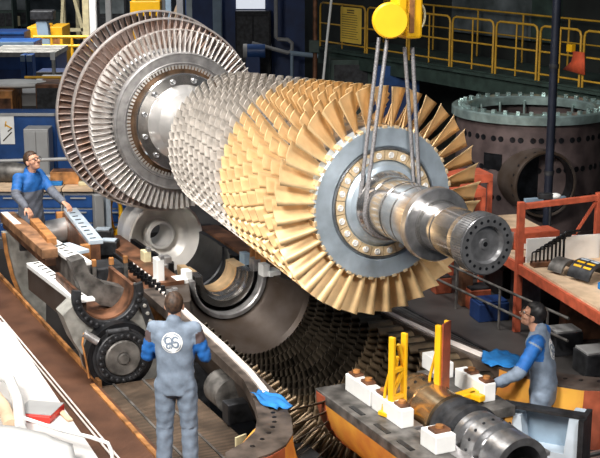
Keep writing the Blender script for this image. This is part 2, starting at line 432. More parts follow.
# ================================================================== FLOOR WITH THE ASSEMBLY PIT
sb = [-60, -9.0, -2.45, 2.9, 14]; tb = [-40, -2.2, -1.42, 2.35, 30]
def fl_h(i, j):
    if i in (1, 2) and j == 2: return -1.8
    if i == 1 and j == 1: return -1.05
    if i == 2 and j == 1: return -1.8
    return 0.0
q = MB()
hs = [[fl_h(i, j) for j in range(4)] for i in range(4)]
for i in range(4):
    for j in range(4):
        z = hs[i][j]; P = [W(sb[i], tb[j], z), W(sb[i+1], tb[j], z), W(sb[i+1], tb[j+1], z), W(sb[i], tb[j+1], z)]
        q.add(P, [(0, 1, 2, 3)])
        if i < 3 and hs[i+1][j] != z:
            a, b = z, hs[i+1][j]; q.add([W(sb[i+1], tb[j], a), W(sb[i+1], tb[j+1], a), W(sb[i+1], tb[j+1], b), W(sb[i+1], tb[j], b)], [(0, 1, 2, 3)])
        if j < 3 and hs[i][j+1] != z:
            a, b = z, hs[i][j+1]; q.add([W(sb[i], tb[j+1], a), W(sb[i+1], tb[j+1], a), W(sb[i+1], tb[j+1], b), W(sb[i], tb[j+1], b)], [(0, 1, 2, 3)])
struct('floor', q, 'floor')

# decks beside the pit: placed in the machine frame
deck = thing('grating_platform', 'brown ribbed steel grating platform under the man seen from behind', 'platform', W(.2, -1.8, 0), ROT)
q = MB(); q.box((0, 0, -.01), (5.3, .96, .05)); q.build('grating_plate', 'grating', deck)
for y in (-.22, .12):
    q = MB(); q.box((0, y, .02), (5.3, .022, .02)); q.build('seam_bar', 'iron', deck)
q = MB(); q.box((0, -.46, .03), (5.3, .05, .07)); q.build('edge_angle', 'rust', deck, 'orange rusty edge angle')
for x in (-2.2, 0, 2.2):
    q = MB(); q.box((x, .1, -.91), (.14, .6, 1.74)); q.build('support_leg', 'dark', deck)
wk = thing('steel_walkway', 'brown oxidised steel walkway strip between the white table and the left casing', 'walkway', W(-3.2, -2.42, 0), ROT)
q = MB(); q.box((0, -.25, .025), (12.0, .96, .04)); q.build('walkway_plate', 'walkgrate', wk)
for y in (-.19, -.235):
    q = MB(); q.tube([(-6, y, .06), (6, y, .06)], .011, 8); q.build('kerb_pipe', 'strip', wk, 'pale pinkish kerb pipe')
q = MB(); q.box((-2.6, .235, .05), (6.8, .04, .1)); q.build('edge_angle', 'rust', wk, 'orange rusty edge angle')
md = thing('mesh_deck', 'dark perforated mesh deck to the right of the open casing flange', 'deck', W(-2.6, 1.86, .05), ROT)
q = MB(); q.box((0, 0, 0), (6.0, .8, .05)); q.build('mesh_plate', 'mesh', md)
for y in (-.39, .39):
    q = MB(); q.box((0, y, -.02), (6.0, .04, .12)); q.build('edge_channel', 'dark', md)
for x in (-2.7, 0, 2.7):
    q = MB(); q.box((x, 0, -.945), (.12, .5, 1.8)); q.build('support_leg', 'dark', md)

# ================================================================== LOWER CASING
case = thing('compressor_casing', 'open lower casing half lined with dark stator vanes beneath the hanging rotor', 'casing', W(0, 0, ZJ), ROT)
BORE = [(-3.95, .93), (-2.6, .985), (-1.5, 1.03), (-.6, 1.085), (0, 1.135), (.3, 1.20)]
BELL = [(.3, 1.20), (.61, 1.275), (.95, 1.42), (1.15, 1.58), (1.27, 1.78), (1.32, 2.0)]
def rb(s):
    P = BORE
    if s <= P[0][0]: return P[0][1]
    for a, b in zip(P, P[1:]):
        if s <= b[0]: return a[1]+(b[1]-a[1])*(s-a[0])/(b[0]-a[0])
    return P[-1][1]
q = MB(); q.revolve(BORE+[(x, r+.10) for x, r in reversed(BORE)], PI, 2*PI, 48); q.build('casing_shell', 'barrel', case)
q = MB(); q.revolve(BELL+[(1.22, 2.04), (1.0, 1.97), (.72, 1.72), (.45, 1.46), (.3, 1.38)], PI, 2*PI, 56); q.build('bellmouth', 'orange', case, 'orange-primed flared inlet bellmouth')
q = MB(); q.revolve([(1.17, 1.60), (1.285, 1.78), (1.335, 2.0), (1.30, 2.06), (1.24, 2.06), (1.25, 2.0), (1.20, 1.8), (1.10, 1.62)], PI, 2*PI, 56); q.build('bellmouth_lip', 'redprimer', case, 'red-primed lip of the bellmouth')
def flange(sg, name):
    inn = [(x, r) for x, r in BORE]+BELL[1:]
    out = [(-3.95, 1.17), (-1.5, 1.23), (-.5, 1.28), (.1, 1.42), (.45, 1.54), (.75, 1.70), (.95, 1.90), (1.08, 2.12), (1.28, 2.2)]
    poly = [(x, sg*r, 0) for x, r in inn]+[(x, sg*r, 0) for x, r in reversed(out)]
    m = MB(); m.prism(poly, (0, 0, -.09), (0, 0, .02))
    return m.build(name, 'flangebrown', case)
fo = [flange(-1, 'joint_flange'), flange(1, 'joint_flange')]
for sg in (-1, 1):
    q = MB(); pts = [x for x in [(-5.1, .86), (-3.95, .955), (-2.6, 1.035), (-1.5, 1.085), (-.6, 1.155), (-.05, 1.235)]]
    if sg > 0: pts = pts[1:]
    for a, b in zip(pts, pts[1:]):
        q.prism([(a[0], sg*(a[1]-.03), 0), (b[0], sg*(b[1]-.03), 0), (b[0], sg*(b[1]+.035), 0), (a[0], sg*(a[1]+.035), 0)], (0, 0, .0), (0, 0, .045))
    q.build('machined_strip', 'strip', case, 'bright machined strip along the joint')
# bolt holes on the curved corner of the flange
hb = MB(); hb.cyl((0, 0, 0), (0, 0, .006), .022, 12); hb0 = None
for sg in (-1, 1):
    for i in range(9):
        a = i/8; x = .22+.84*a; r = 1.33+.17*a+.36*a**3
        o = hb.build('bolt_hole', 'black', case) if hb0 is None else dup_part(hb0, case)
        hb0 = hb0 or o; o.location = (x, sg*r, .018)
# stator vanes
def vane(mb, s, th, ln, ch):
    r1 = rb(s)+.01; blade(mb, s, th, r1, r1-ln, ch, ch*.85, R(-38), R(-52), .12, .10, 2, 3)
n100 = 0; rest = MB()
NV = 15
for i in range(NV):
    s = -.10-.212*i; half = 27+int(i*.9)
    for k in range(half):
        th = PI+PI*(k+.5)/half
        if th < PI*1.11: continue
        ln = .36-.006*i; ch = .17-.003*i
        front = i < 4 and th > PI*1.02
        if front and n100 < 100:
            b = MB(); vane(b, s, th, ln, ch); b.build('stator_vane', 'vanetan', case); n100 += 1
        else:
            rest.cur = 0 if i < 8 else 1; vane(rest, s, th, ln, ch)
o = rest.build('stator_vane_rows', ['vanetan', 'vane'], case, 'dark close rows of stator vanes in the bore'); o['kind'] = 'stuff'
q = MB()
for k in range(22):
    th = PI+PI*(k+.5)/22; b = MB(); blade(b, .22, th, rb(.22)+.01, .75, .12, .12, R(-30), R(-36), .12, .04, 2, 3); b.build('inlet_guide_vane', 'vane', case)
# inner barrel carrying the bearing
q = MB(); q.revolve([(.03, .66), (.03, .735), (.06, .745), (2.2, .745), (2.2, .66)], PI, 1.55*PI, 24); q.revolve([(.03, .66), (.03, .735), (.06, .745), (1.22, .745), (1.22, .66)], 1.55*PI, 2*PI, 20); q.build('inner_barrel', 'orange', case, 'orange-primed inner barrel')
q = MB(); q.revolve([(.025, .67), (.025, .74), (.06, .752), (.24, .752), (.24, .74), (.06, .67)], PI, 2*PI, 40); q.build('barrel_rim', 'redprimer', case, 'red-primed far rim of the barrel')
for sg in (-1, 1):
    q = MB(); q.box((1.12 if sg < 0 else .64, sg*.565, -.03), (2.2 if sg < 0 else 1.22, .36, .10), ch=.008); q.build('barrel_flange', 'iron', case)
    for x in (.72, 1.2, 1.62) if sg < 0 else (.3, .9):
        q = MB(); q.box((x, sg*.655, .022), (.24, .05, .006)); q.build('flange_slot', 'black', case)
for a in (R(222), R(318), R(270)):
    q = MB(); c, s_ = math.cos(a), math.sin(a)
    vsx = []
    for rr in (.72, 1.45):
        for x, w_ in ((1.05, 0), (1.2, .075), (1.5, .085), (1.8, .05), (2.0, 0)): vsx.append((x, rr*c-w_*s_, rr*s_+w_*c))
        for x, w_ in ((1.8, .05), (1.5, .085), (1.2, .075)): vsx.append((x, rr*c+w_*s_, rr*s_-w_*c))
    q.add(vsx, [(k, (k+1) % 8, 8+(k+1) % 8, 8+k) for k in range(8)], True); q.add(vsx[8:], [tuple(range(8))])
    q.build('inlet_strut', 'orange', case)
# discharge end
q = MB(); q.revolve([(-4.08, .50), (-4.0, .53), (-3.32, .76), (-3.26, .80), (-3.30, .94), (-3.5, .96), (-4.2, .95), (-4.14, .50)], PI, 2*PI, 48); q.build('bulkhead', 'barrel', case, 'brown cast conical wall with a half-round mouth')
q = MB(); q.revolve([(-4.10, .455), (-3.97, .455), (-3.955, .47), (-3.955, .515), (-3.99, .525), (-4.1, .5)], PI*.98, 2.02*PI, 40); q.build('mouth_rim', 'wheel', case, 'grey half-round rim')
q = MB(); q.revolve([(-4.78, .29), (-4.66, .29), (-4.66, .265), (-4.40, .265), (-4.40, .285), (-4.37, .285), (-4.37, .40), (-4.78, .40)], PI*.97, 2.03*PI, 40); q.build('liner_shell', 'goldshell', case, 'bronze polished half liner')
q = MB(); q.revolve([(-4.37, .27), (-4.31, .27), (-4.30, .30), (-4.26, .30), (-4.25, .275), (-4.19, .275), (-4.18, .31), (-4.10, .32), (-4.10, .40), (-4.37, .40)], PI*.97, 2.03*PI, 40); q.build('liner_rings', 'chrome', case, 'bright ribbed half ring')
q = MB(); q.revolve([(-4.78, .44), (-4.9, .40), (-5.1, .45), (-5.12, .48), (-5.3, .48), (-5.32, .46), (-5.5, .46), (-5.52, .48), (-6.25, .48), (-6.25, .55), (-4.78, .5)], PI*.96, 2.04*PI, 40); q.build('exhaust_shell', 'black', case, 'black half shell with ridges')
q = MB(); q.revolve([(-6.30, .52), (-6.34, .535), (-6.52, .42), (-6.70, .24), (-6.70, .215), (-6.55, .21), (-6.51, .20), (-6.51, .165), (-7.0, .15), (-7.0, .5), (-6.30, .55)], 0, 2*PI, 64); q.build('diffuser_cone', 'dish', case, 'pale satin funnel with a collar in its middle')
for x, sg, col in ((-4.3, 1, 'wheel'), (-4.62, 1, 'lblue'), (-4.0, 1, 'white'), (-4.15, -1, 'white'), (-4.9, -1, 'wheel')):
    q = MB(); q.box((x, sg*.50, .06), (.16, .10, .16), ch=.01); q.box((x+.02, sg*.60, .02), (.22, .16, .07), ch=.01); q.build('joint_clamp', col, case)
for x in (-4.42, -4.25):
    q = MB(); q.box((x, .56, .12), (.05, .14, .26), ch=.008); q.build('orange_bracket', 'rust', case)
q = MB(); q.box((-5.3, -.74, .0), (2.6, .30, .10)); q.build('side_rail', 'brownsteel', case)
q = MB(); q.box((-5.3, .74, .0), (2.6, .30, .10)); q.build('side_rail', 'brownsteel', case)
q = MB(); q.revolve([(-6.9, .62), (-6.9, .9), (-4.1, .95), (-4.1, .62)], PI, 2*PI, 40); q.build('lower_shell', 'dark', case)
for sg in (-1, 1):
    for x in (-3.0, .0):
        q = MB(); q.box((x, sg*1.0, -1.5), (.4, .5, 1.75)); q.build('support_foot', 'dark', case)

# ================================================================== BEARING, BLOCKS, YELLOW FRAMES
brg = thing('bearing_shell', 'polished half bearing shell with oil holes lying in the inner barrel', 'bearing', W(1.36, 0, ZJ), ROT)
q = MB(); q.revolve([(-.72, .22), (-.72, .255), (-.71, .265), (-.66, .265), (-.655, .255), (-.45, .255), (-.445, .265), (-.42, .265), (-.415, .25), (-.10, .25), (-.09, .265), (-.05, .265), (-.05, .22)], 0, 2*PI, 48); q.build('journal_shell', 'bronze', brg, 'bronzed round bearing sleeve with oil holes')
q = MB(); q.revolve([(-.66, .27), (-.66, .32), (-.10, .32), (-.10, .27)], PI, 2*PI, 32); q.build('sleeve_seat', 'iron', brg)
q = MB(); q.revolve([(-.05, .20), (-.05, .235), (.0, .24), (.02, .275), (.08, .275), (.10, .24), (.22, .24), (.24, .285), (.30, .285), (.32, .24), (.34, .20)], 0, 2*PI, 48); q.build('seal_rings', 'dark', brg, 'dark ribbed seal rings')
q = MB(); q.revolve([(.34, .20), (.34, .25), (.36, .265), (.43, .265), (.45, .22), (.50, .22), (.52, .27), (.70, .27), (.72, .22), (.78, .22), (.80, .265), (1.05, .265), (1.05, .20)], 0, 2*PI, 48); q.build('thrust_rings', 'chrome2', brg)
hq = MB(); hq.sphere((0, 0, 0), .015, 10); h0 = None
for i in range(9):
    a = PI+PI*(i+.5)/9
    for x, r in ((.61, -.271), (-.55, -.256)):
        o = hq.build('oil_hole', 'black', brg) if h0 is None else dup_part(h0, brg); h0 = h0 or o; o.location = (x, r*math.cos(a), r*math.sin(a))
for sg in (-1, 1):
    q = MB(); q.box((-.38, sg*.33, .0), (.62, .10, .04), ch=.006); q.build('split_face', 'wheel', brg)
    q = MB(); q.box((.45, sg*.33, .0), (.9, .15, .04), ch=.006); q.build('split_face', 'wheel', brg)
def block(s, t, L, wd, hh, lab, pads, rz=0):
    o = thing('white_support_block', lab, 'support block', W(s, t, ZJ+.02), ROT+rz, 'white blocks round the bearing')
    q = MB(); q.box((0, 0, hh/2), (L, wd, hh), ch=.008); q.build('block', 'white', o)
    for x in pads:
        q = MB(); q.box((x, .01, hh+.012), (.13, wd*.8, .03), ch=.008); pd = q.build('rusty_pad', 'brownsteel', o, 'rusty brown pad')
        q = MB(); q.cyl((x, .01, hh+.02), (x, .01, hh+.05), .035, 12); q.build('nut', 'rust', pd)
    return o
block(.44, -.44, .50, .13, .17, 'long white block with rusty pads at the far left end of the orange barrel edge', (-.16, .08))
block(1.00, -.44, .56, .13, .17, 'long white block with rusty pads in front of the left yellow frame', (-.18, .16))
block(1.78, -.43, .26, .20, .16, 'broad white block with a copper-coloured cap at the bottom centre', (0,))
block(.15, .56, .40, .13, .16, 'small white block behind the right yellow frame near the blue cloth', (.05,))
block(.80, .58, .52, .13, .18, 'white block under the right-hand man\'s hands', (-.08, .18))

def yframe(name, lab, p, rz, board):
    o = thing(name, lab, 'lifting frame', p, rz, 'yellow steel stands by the bearing')
    H_ = .77
    for y in (-.085, .085):
        q = MB(); q.box((0, y, H_/2), (.06, .035, H_), ch=.006); q.build('upright', 'yellow2', o)
    for a, b in (((.0, -.085, .05), (.16, -.02, .30)), ((.0, .085, .05), (.16, .02, .30))):
        pass
    q = MB(); q.tube([(-.10, -.085, .02), (-.09, -.06, .25), (-.03, -.03, .55)], .016, 8); q.build('brace', 'yellow2', o)
    q = MB(); q.tube([(-.10, .085, .02), (-.09, .06, .25), (-.03, .03, .55)], .016, 8); q.build('brace', 'yellow2', o)
    q = MB(); q.box((-.03, 0, .02), (.2, .24, .04), ch=.006); q.build('base_plate', 'yellow2', o)
    q = MB(); q.box((0, 0, .18), (.045, .17, .035)); q.build('cross_bar', 'yellow2', o)
    q = MB(); q.box((0, 0, .44), (.045, .17, .035)); q.build('cross_bar', 'yellow2', o)
    if board:
        q = MB(); q.box((.037, 0, .405), (.016, .145, .75)); q.build('face_board', 'redprimer', o, 'brown-red board facing the front')
    else:
        q = MB(); q.bar((.0, -.085, .2), (0, .085, .44), .03, .03); q.build('diagonal', 'yellow2', o)
        q = MB(); q.bar((.0, .085, .44), (0, -.0, .68), .03, .03); q.build('diagonal', 'yellow2', o)
    return o
yframe('lifting_stand', 'narrow open yellow lattice stand on the barrel, beside the long white blocks', G(397, 415, ZJ+.03), ROT+R(20), False)
yframe('lifting_stand', 'narrow yellow stand faced with a brown-red board', G(441, 401, ZJ+.05), ROT+R(30), True)
yb = thing('yellow_bracket', 'flat yellow forked bracket lying beside the bearing', 'bracket', W(.95, .36, ZJ+.05), ROT+R(12))
q = MB(); q.box((0, 0, .03), (.12, .36, .06), ch=.01); q.build('bracket_bar', 'yellow2', yb)
for y in (-.12, .08):
    q = MB(); q.box((.09, y, .03), (.16, .08, .06), ch=.01); q.build('bracket_fork', 'yellow2', yb)
pan = thing('bearing_housing_cover', 'pale blue-grey open housing with dark end plate in front of the right-hand man', 'housing', W(1.42, .92, ZJ-.34), ROT-R(51))
q = MB()
q.prism([(0, -.36, -.35), (0, .36, -.35), (0, .36, .33), (0, .26, .33), (0, .22, -.05), (0, -.16, -.05), (0, -.2, .26), (0, -.36, .26)], (-.25, 0, 0), (0, 0, 0)); q.build('front_wall', 'panelblue', pan)
q = MB(); q.box((-.05, .02, .335), (.12, .80, .03)); q.build('top_plate', 'dark', pan)
q = MB(); q.box((-.1, .385, -.02), (.34, .05, .70)); q.build('end_plate', 'dark', pan)
q = MB(); q.box((-.2, .02, 0), (.03, .6, .6)); q.build('back_wall', 'lblue', pan)

# blue cloths on the flange corners
def cloth(p, sx, sy, rz, lab):
    q = MB(); n = 12; rnd = random.Random(int(p.x*100)); vs_, fs_ = [], []
    for i in range(n+1):
        for j in range(n+1):
            u_, v_ = i/n-.5, j/n-.5
            z = .022+.014*math.sin(u_*9+v_*4)+.010*math.sin(v_*13-u_*3)
            vs_.append((u_*sx*(1+.12*math.sin(v_*7)), v_*sy*(1+.2*math.sin(u_*5+1)), max(.004, z)))
    for i in range(n):
        for j in range(n): fs_.append((i*(n+1)+j, i*(n+1)+j+1, (i+1)*(n+1)+j+1, (i+1)*(n+1)+j))
    q.add(vs_, fs_, True); o = q.build('blue_cloth', 'bluecloth', None, loc=p, rz=rz)
    sm = o.modifiers.new('thick', 'SOLIDIFY'); sm.thickness = .006
    return tag(o, lab, 'cloth')
cloth(W(.17, -1.28, ZJ+.02), .48, .20, ROT+R(8), 'blue cloth lying on the left corner of the casing flange')
cloth(W(.13, 1.33, ZJ+.02), .46, .34, ROT-R(20), 'blue cloth lying on the flange beside the right-hand man')

# pieces in the well left of the flange corner
vb = thing('valve_block', 'grey half drum and blue-black block in the well below the left flange corner', 'valve block', Vector((*G(233, 410, .05).xy, .02)), ROT)
q = MB(); q.cyl((-.35, .0, .18), (.0, .0, .18), .19, 32); q.build('half_drum', 'iron', vb)
q = MB(); q.box((.25, .02, .12), (.17, .42, .22), ch=.012); q.build('block', 'dark', vb)
q = MB(); q.cyl((.33, .16, .12), (.37, .16, .12), .07, 6); q.build('hex_nut', 'dark', vb)
cb = thing('cream_bracket', 'small cream angle bracket standing on the grating near the bottom edge', 'bracket', Vector((*G(241, 456, .05).xy, .02)), ROT+R(20))
q = MB(); q.box((0, 0, .12), (.02, .14, .24), ch=.004); q.build('back_leaf', 'paleyellow', cb)
q = MB(); q.box((.06, 0, .01), (.12, .14, .02), ch=.004); q.build('foot_leaf', 'paleyellow', cb)
# ================================================================== LEFT: CASING HALVES STANDING IN THE PIT
def Gs(px, py, s):                                # point on the cross plane at station s
    r = ray(px, py); k = (s+OX*UX+OY*UY)/(r.x*UX+r.y*UY); return r*k+Vector((0, 0, CAM_H))
def loc_of(o):
    m = (Matrix.Translation(o.location) @ Matrix.Rotation(o.rotation_euler.z, 4, 'Z')).inverted()
    return lambda p: m @ Vector(p)
def wbeam(o, a, b, w_, h_, top, name, m, ch=.008, lab=None):   # beam whose top centre line runs a-b (world, same level)
    L = loc_of(o); a, b = L(a), L(b); q = MB(); q.bar(a-Vector((0, 0, h_/2)), b-Vector((0, 0, h_/2)), w_, h_, ch=ch)
    return q.build(name, m, o, lab)
def slots(o, a, b, off, n, name='bolt_slot', sz=(.028, .075)):
    L = loc_of(o); a, b = L(a), L(b); d = (b-a).normalized(); sd = Vector((-d.y, d.x, 0)); q0 = None
    for i in range(n):
        p = a+(b-a)*((i+.5)/n)+sd*off
        if q0 is None:
            q = MB(); q.box((0, 0, 0), (sz[0], sz[1], .006)); q0 = q.build(name, 'black', o)
            e = q0
        else: e = dup_part(q0, o)
        e.location = p+Vector((0, 0, .004)); e.rotation_euler = (0, 0, math.atan2(d.y, d.x)+R(8))

tc = thing('combustion_casing', 'grey cast casing half with a dark bolted port cover, in front of the left-hand pieces', 'casing', W(-2.9, -1.75, -1.05), ROT)
L = loc_of(tc); SP = -2.72
out = [(79, 300), (63, 316), (74, 342), (86, 360), (94, 388), (98, 425), (166, 425), (160, 350), (152, 318), (143, 298), (136, 292)]
pts = [L(Gs(x, y, SP)) for x, y in out]
cx0 = L(Gs(107, 293, SP)); rr = .34
arc = [Vector((cx0.x, cx0.y+rr*math.cos(a), cx0.z+rr*math.sin(a))) for a in [2*PI-PI*k/16 for k in range(17)]]
poly = pts[:-1]+arc
q = MB(); q.prism(poly, (-.30, 0, 0), (0, 0, 0)); q.build('front_wall', 'lightiron', tc)
q = MB(); q.revolve([(.0, .31), (.05, .31), (.06, .32), (.06, .40), (.05, .41), (.0, .41)], PI*.93, 2.07*PI, 40); o = q.build('port_ring', 'dark', tc, 'dark bolted half ring'); o.location = (cx0.x, cx0.y, cx0.z)
bq = MB(); bq.revolve([(0, .022), (.03, .022), (.035, .015), (.035, 0)], n=8, closed=False); b0 = None
def ring_bolts(par, c, r, n, a0, a1, m='lightiron', x=.058):
    global b0
    for i in range(n):
        a = a0+(a1-a0)*(i+.5)/n
        e = bq.build('bolt', m, par); e.location = (c[0]+x, c[1]+r*math.cos(a), c[2]+r*math.sin(a))
ring_bolts(tc, cx0, .36, 15, PI, 2*PI, 'dark')
q = MB(); q.revolve([(-.9, .30), (-.9, .34), (-.02, .34), (-.02, .30)], PI*.95, 2.05*PI, 32); o = q.build('port_bore', 'brownsteel', tc, 'brown bore of the port'); o.location = cx0
# round cover in the lower part
cc = L(Gs(122, 357, -2.50))
cov = MB(); cov.revolve([(-.3, .33), (-.02, .33), (-.02, .30), (.02, .30), (.03, .29), (.03, .215), (.0, .205), (0, 0), (-.3, 0)], n=48, closed=False)
o = cov.build('port_flange', 'dark', tc, 'dark round port flange'); o.location = cc
q = MB(); q.revolve([(0, .205), (.045, .205), (.06, .19), (.06, .075), (.05, .07), (.05, .06), (.09, .055), (.09, 0), (0, 0)], n=40, closed=False); o2 = q.build('cover_plate', 'iron', tc, 'grey round cover plate'); o2.location = cc
ring_bolts(tc, cc, .255, 22, 0, 2*PI, 'dark', .03)
q = MB(); q.revolve([(-.28, .335), (-.03, .335), (-.03, .385), (-.28, .385)], n=40); o = q.build('outer_collar', 'black', tc); o.location = cc
cl = L(Gs(118, 338, -2.5)); q = MB(); q.box(cl+Vector((-.06, 0, .06)), (.12, .26, .08), ch=.01); q.cyl(cl+Vector((-.0, -.12, .08)), cl+Vector((.0, .12, .08)), .035, 12); q.build('latch', 'dark', tc)
pa, pb = L(Gs(84, 333, -2.55)), L(Gs(98, 342, -2.5)); q = MB(); q.cyl(pa, pb, .045, 14); q.build('fitting', 'wheel', tc)
q = MB(); q.tube([pa, pa+Vector((.02, -.03, -.12)), pa+Vector((.03, .0, -.30)), pa+Vector((.02, .03, -.52))], .012, 8); q.build('hose', 'rust', tc, 'thin orange hose')
# side flange of studs on the right of the port
q = MB(); a, b = L(Gs(141, 300, -2.72)), L(Gs(158, 345, -2.72)); q.bar(a, b, .14, .10); q.build('stud_flange', 'dark', tc)
for i in range(6):
    p = a+(b-a)*((i+.5)/6)+Vector((.06, 0, 0)); e = bq.build('bolt', 'lightiron', tc); e.location = p
# slotted beam over it
z = .95; a, b = G(33, 262, z), G(80, 297, z)
wbeam(tc, a, b, .17, .06, z, 'slotted_flange', 'white', lab='pale slotted flange strip'); slots(tc, a, b, .02, 11)
wbeam(tc, a-Vector((0, 0, .061)), b-Vector((0, 0, .061)), .15, .28, z, 'flange_web', 'barrel', lab='pinkish brown flange web')
q = MB(); q.box(L(b+Vector((.06, -.03, -.02))), (.12, .2, .03), ch=.005); q.build('end_tab', 'white', tc)
# saddle behind
SS = -3.02
sp = [(71, 262), (84, 258), (90, 274), (105, 284), (128, 289), (141, 287), (141, 299), (122, 309), (100, 305), (82, 292)]
q = MB(); q.prism([L(Gs(x, y, SS)) for x, y in sp], (-.22, 0, 0), (0, 0, 0)); q.build('saddle_rib', 'iron', tc, 'grey curved saddle rib')
q = MB(); q.box((-.85, .17, .5), (.9, .66, 1.0)); q.build('inner_core', 'black', tc)

tb_ = thing('ribbed_block', 'dark ribbed steel block with orange tips sitting behind the cast casing', 'block', W(-4.35, -1.50, .46), ROT)
q = MB(); q.box((0, 0, .22), (.42, .42, .40), ch=.02); q.build('block_body', 'dark', tb_)
for y in (-.2, .02, .2):
    q = MB(); q.box((.22, y, .24), (.05, .05, .46), ch=.008); r_ = q.build('rib', 'iron', tb_)
    q = MB(); q.box((.22, y, .50), (.055, .055, .09), ch=.008); q.build('tip', 'rust', r_, 'orange tip')
q = MB(); q.bar((.24, -.15, .12), (.24, .15, .3), .05, .05); q.build('diagonal_rib', 'iron', tb_)
q = MB(); q.box((0, 0, -.75), (.4, .5, 1.5)); q.build('pedestal', 'black', tb_)

cp = thing('casing_half', 'orange-brown casing half with a curved grey end plate beneath the leaning man\'s hands', 'casing', G(30, 262, .2)*1.0, ROT)
cp.location.z = -.02; cp.location = Vector((*G(28, 300, 0).xy, 0)); L = loc_of(cp)
z = 1.08; a, b = G(7, 212, z), G(50, 249, z)
wbeam(cp, a, b, .20, .12, z, 'top_flange', mat('warm_rust_flange', (.33, .17, .085), .55, .2, .3, 5, bump=.1), lab='orange-brown top flange')
wbeam(cp, a+Vector((-.04, .0, .004)), a+(b-a)*.35+Vector((-.04, 0, .004)), .10, .02, z, 'flange_edge', 'strip', lab='pale machined edge')
wbeam(cp, a-Vector((0, 0, .12)), b-Vector((0, 0, .12)), .14, .10, z, 'flange_web', 'brownsteel')
a2, b2 = G(34, 218, z+.06), G(52, 238, z+.06); wbeam(cp, a2, b2, .12, .10, z, 'clamp_bar', 'rust')
z2 = 1.0; a3, b3 = G(46, 238, z2), G(84, 262, z2)
wbeam(cp, a3, b3, .20, .05, z2, 'slotted_flange', 'white', lab='pale slotted arm'); slots(cp, a3, b3, .0, 10)
wbeam(cp, a3-Vector((0, 0, .051)), b3-Vector((0, 0, .051)), .16, .30, z2, 'arm_web', 'iron')
a4, b4 = G(64, 243, z2), G(84, 250, z2); wbeam(cp, a4, b4, .16, .05, z2, 'cross_flange', 'panelblue', lab='pale blue-grey cross arm')
s_pl = ST(G(20, 233, .85))[0]
oc = [(3, 233), (6, 252), (12, 276), (21, 298), (32, 316), (46, 332), (46, 300), (41, 270), (36, 240), (33, 230)]
q = MB(); q.prism([L(Gs(x, y, s_pl)) for x, y in oc], (-.12, 0, 0), (0, 0, 0)); q.build('end_plate', 'lightiron', cp, 'curved grey end plate')
q = MB(); P = [L(Gs(x, y, s_pl)) for x, y in oc[:6]]
for k in range(5): q.bar(P[k]+Vector((.02, 0, 0)), P[k+1]+Vector((.02, 0, 0)), .03, .05)
q.build('plate_edge', 'rust', cp, 'rust-coloured rim of the end plate')  # rim bars in the rust material
p_ = L(G(24, 247, .7)); q = MB(); q.box(p_, (.05, .12, .10), ch=.01); q.build('lug', 'dark', cp)

eb = thing('flange_bar', 'pale slotted flange beam with rusty ends standing beside the silver cylinder', 'flange beam', Vector((*G(75, 262, 0).xy, 0)), ROT)
z = .98; a, b = G(70, 208, z), G(96, 240, z)
wbeam(eb, a, b, .19, .06, z, 'slotted_flange', 'panelblue'); slots(eb, a, b, -.02, 9)
wbeam(eb, a-Vector((.03, 0, .061)), b-Vector((.03, 0, .061)), .17, .42, z, 'beam_web', 'brownsteel')
for p in (a, b):
    L = loc_of(eb); q = MB(); q.box(L(p-Vector((.14, .02, .30))), (.08, .12, .5), ch=.01); q.build('end_post', 'rust', eb, 'orange rusty end post')
for p in (a, b):
    q = MB(); q.box(L(Vector((p.x, p.y, .25))), (.14, .14, .52)); q.build('support_leg', 'dark', eb)
sc = thing('silver_cylinder', 'plain silver cylinder lying behind the orange casing beam', 'cylinder', Vector((*G(56, 231, .72).xy, .72)), 0)
q = MB(); d = Vector((.30, .20, .02)); q.cyl(-d, d, .17, 32); q.build('cylinder_body', 'satin', sc)
q = MB(); q.box((0, 0, -.44), (.5, .3, .56)); q.build('cradle', 'iron', sc)
# machined blocks between
for k, (x, y, z, lab) in enumerate(((103, 229, .78, 'upper dark machined block with a pale top beside the pale satin funnel'), (109, 240, .74, 'lower dark machined block with a pale top beside the ribbed block'))):
    p = G(x, y, z); o = thing('machined_block', lab, 'block', p-Vector((0, 0, .2)), ROT+R(60), 'machined blocks by the funnel')
    q = MB(); q.box((0, 0, .1), (.26, .20, .2), ch=.015); q.build('block_body', 'dark', o)
    q = MB(); q.box((0, 0, .205), (.2, .16, .012)); q.build('top_face', 'panelblue', o)
    q = MB(); q.box((0, 0, -.78), (.16, .12, 1.56 if p.z < 9 else .1)); q.build('post', 'black', o)
rl = thing('stud_rail', 'brown joint rail with a row of black studs between the casing and the cast ring', 'rail', W(-4.3, -.98, .50), ROT)
q = MB(); q.box((0, 0, .0), (1.7, .16, .12), ch=.01); q.build('rail_bar', 'brownsteel', rl)
q = MB(); q.box((0, -.10, -.2), (1.7, .10, .3)); q.build('rail_web', 'rust', rl)
q = MB(); q.cyl((0, 0, 0), (0, 0, .14), .028, 10); q.cyl((0, 0, .05), (0, 0, .08), .045, 6); s0 = None
for i in range(11):
    e = q.build('stud', 'black', rl) if s0 is None else dup_part(s0, rl); s0 = s0 or e; e.location = (-.76+.152*i, 0, .06)
for x in (-.7, .7):
    w2 = MB(); w2.box((x, 0, -1.16), (.12, .12, 2.2)); w2.build('post', 'black', rl)
for k, (x, y, z, hh, c, lab) in enumerate(((159, 281, .62, .30, 'white', 'white machined post standing on the left joint beside the stud rail'),
        (146, 262, .62, .16, 'paleyellow', 'cream clamp block on the left joint under the satin funnel'), (172, 300, .62, .12, 'wheel', 'grey clamp block on the left joint by the standing man\'s head'))):
    p = G(x, y, z); o = thing('joint_post', lab, 'post', p, ROT, 'posts on the left joint')
    q = MB(); q.box((0, 0, hh/2), (.16, .10, hh), ch=.01); q.build('post_body', c, o)
    q = MB(); q.box((.05, .02, hh+.02), (.08, .06, .05), ch=.008); q.build('cap', 'wheel', o)
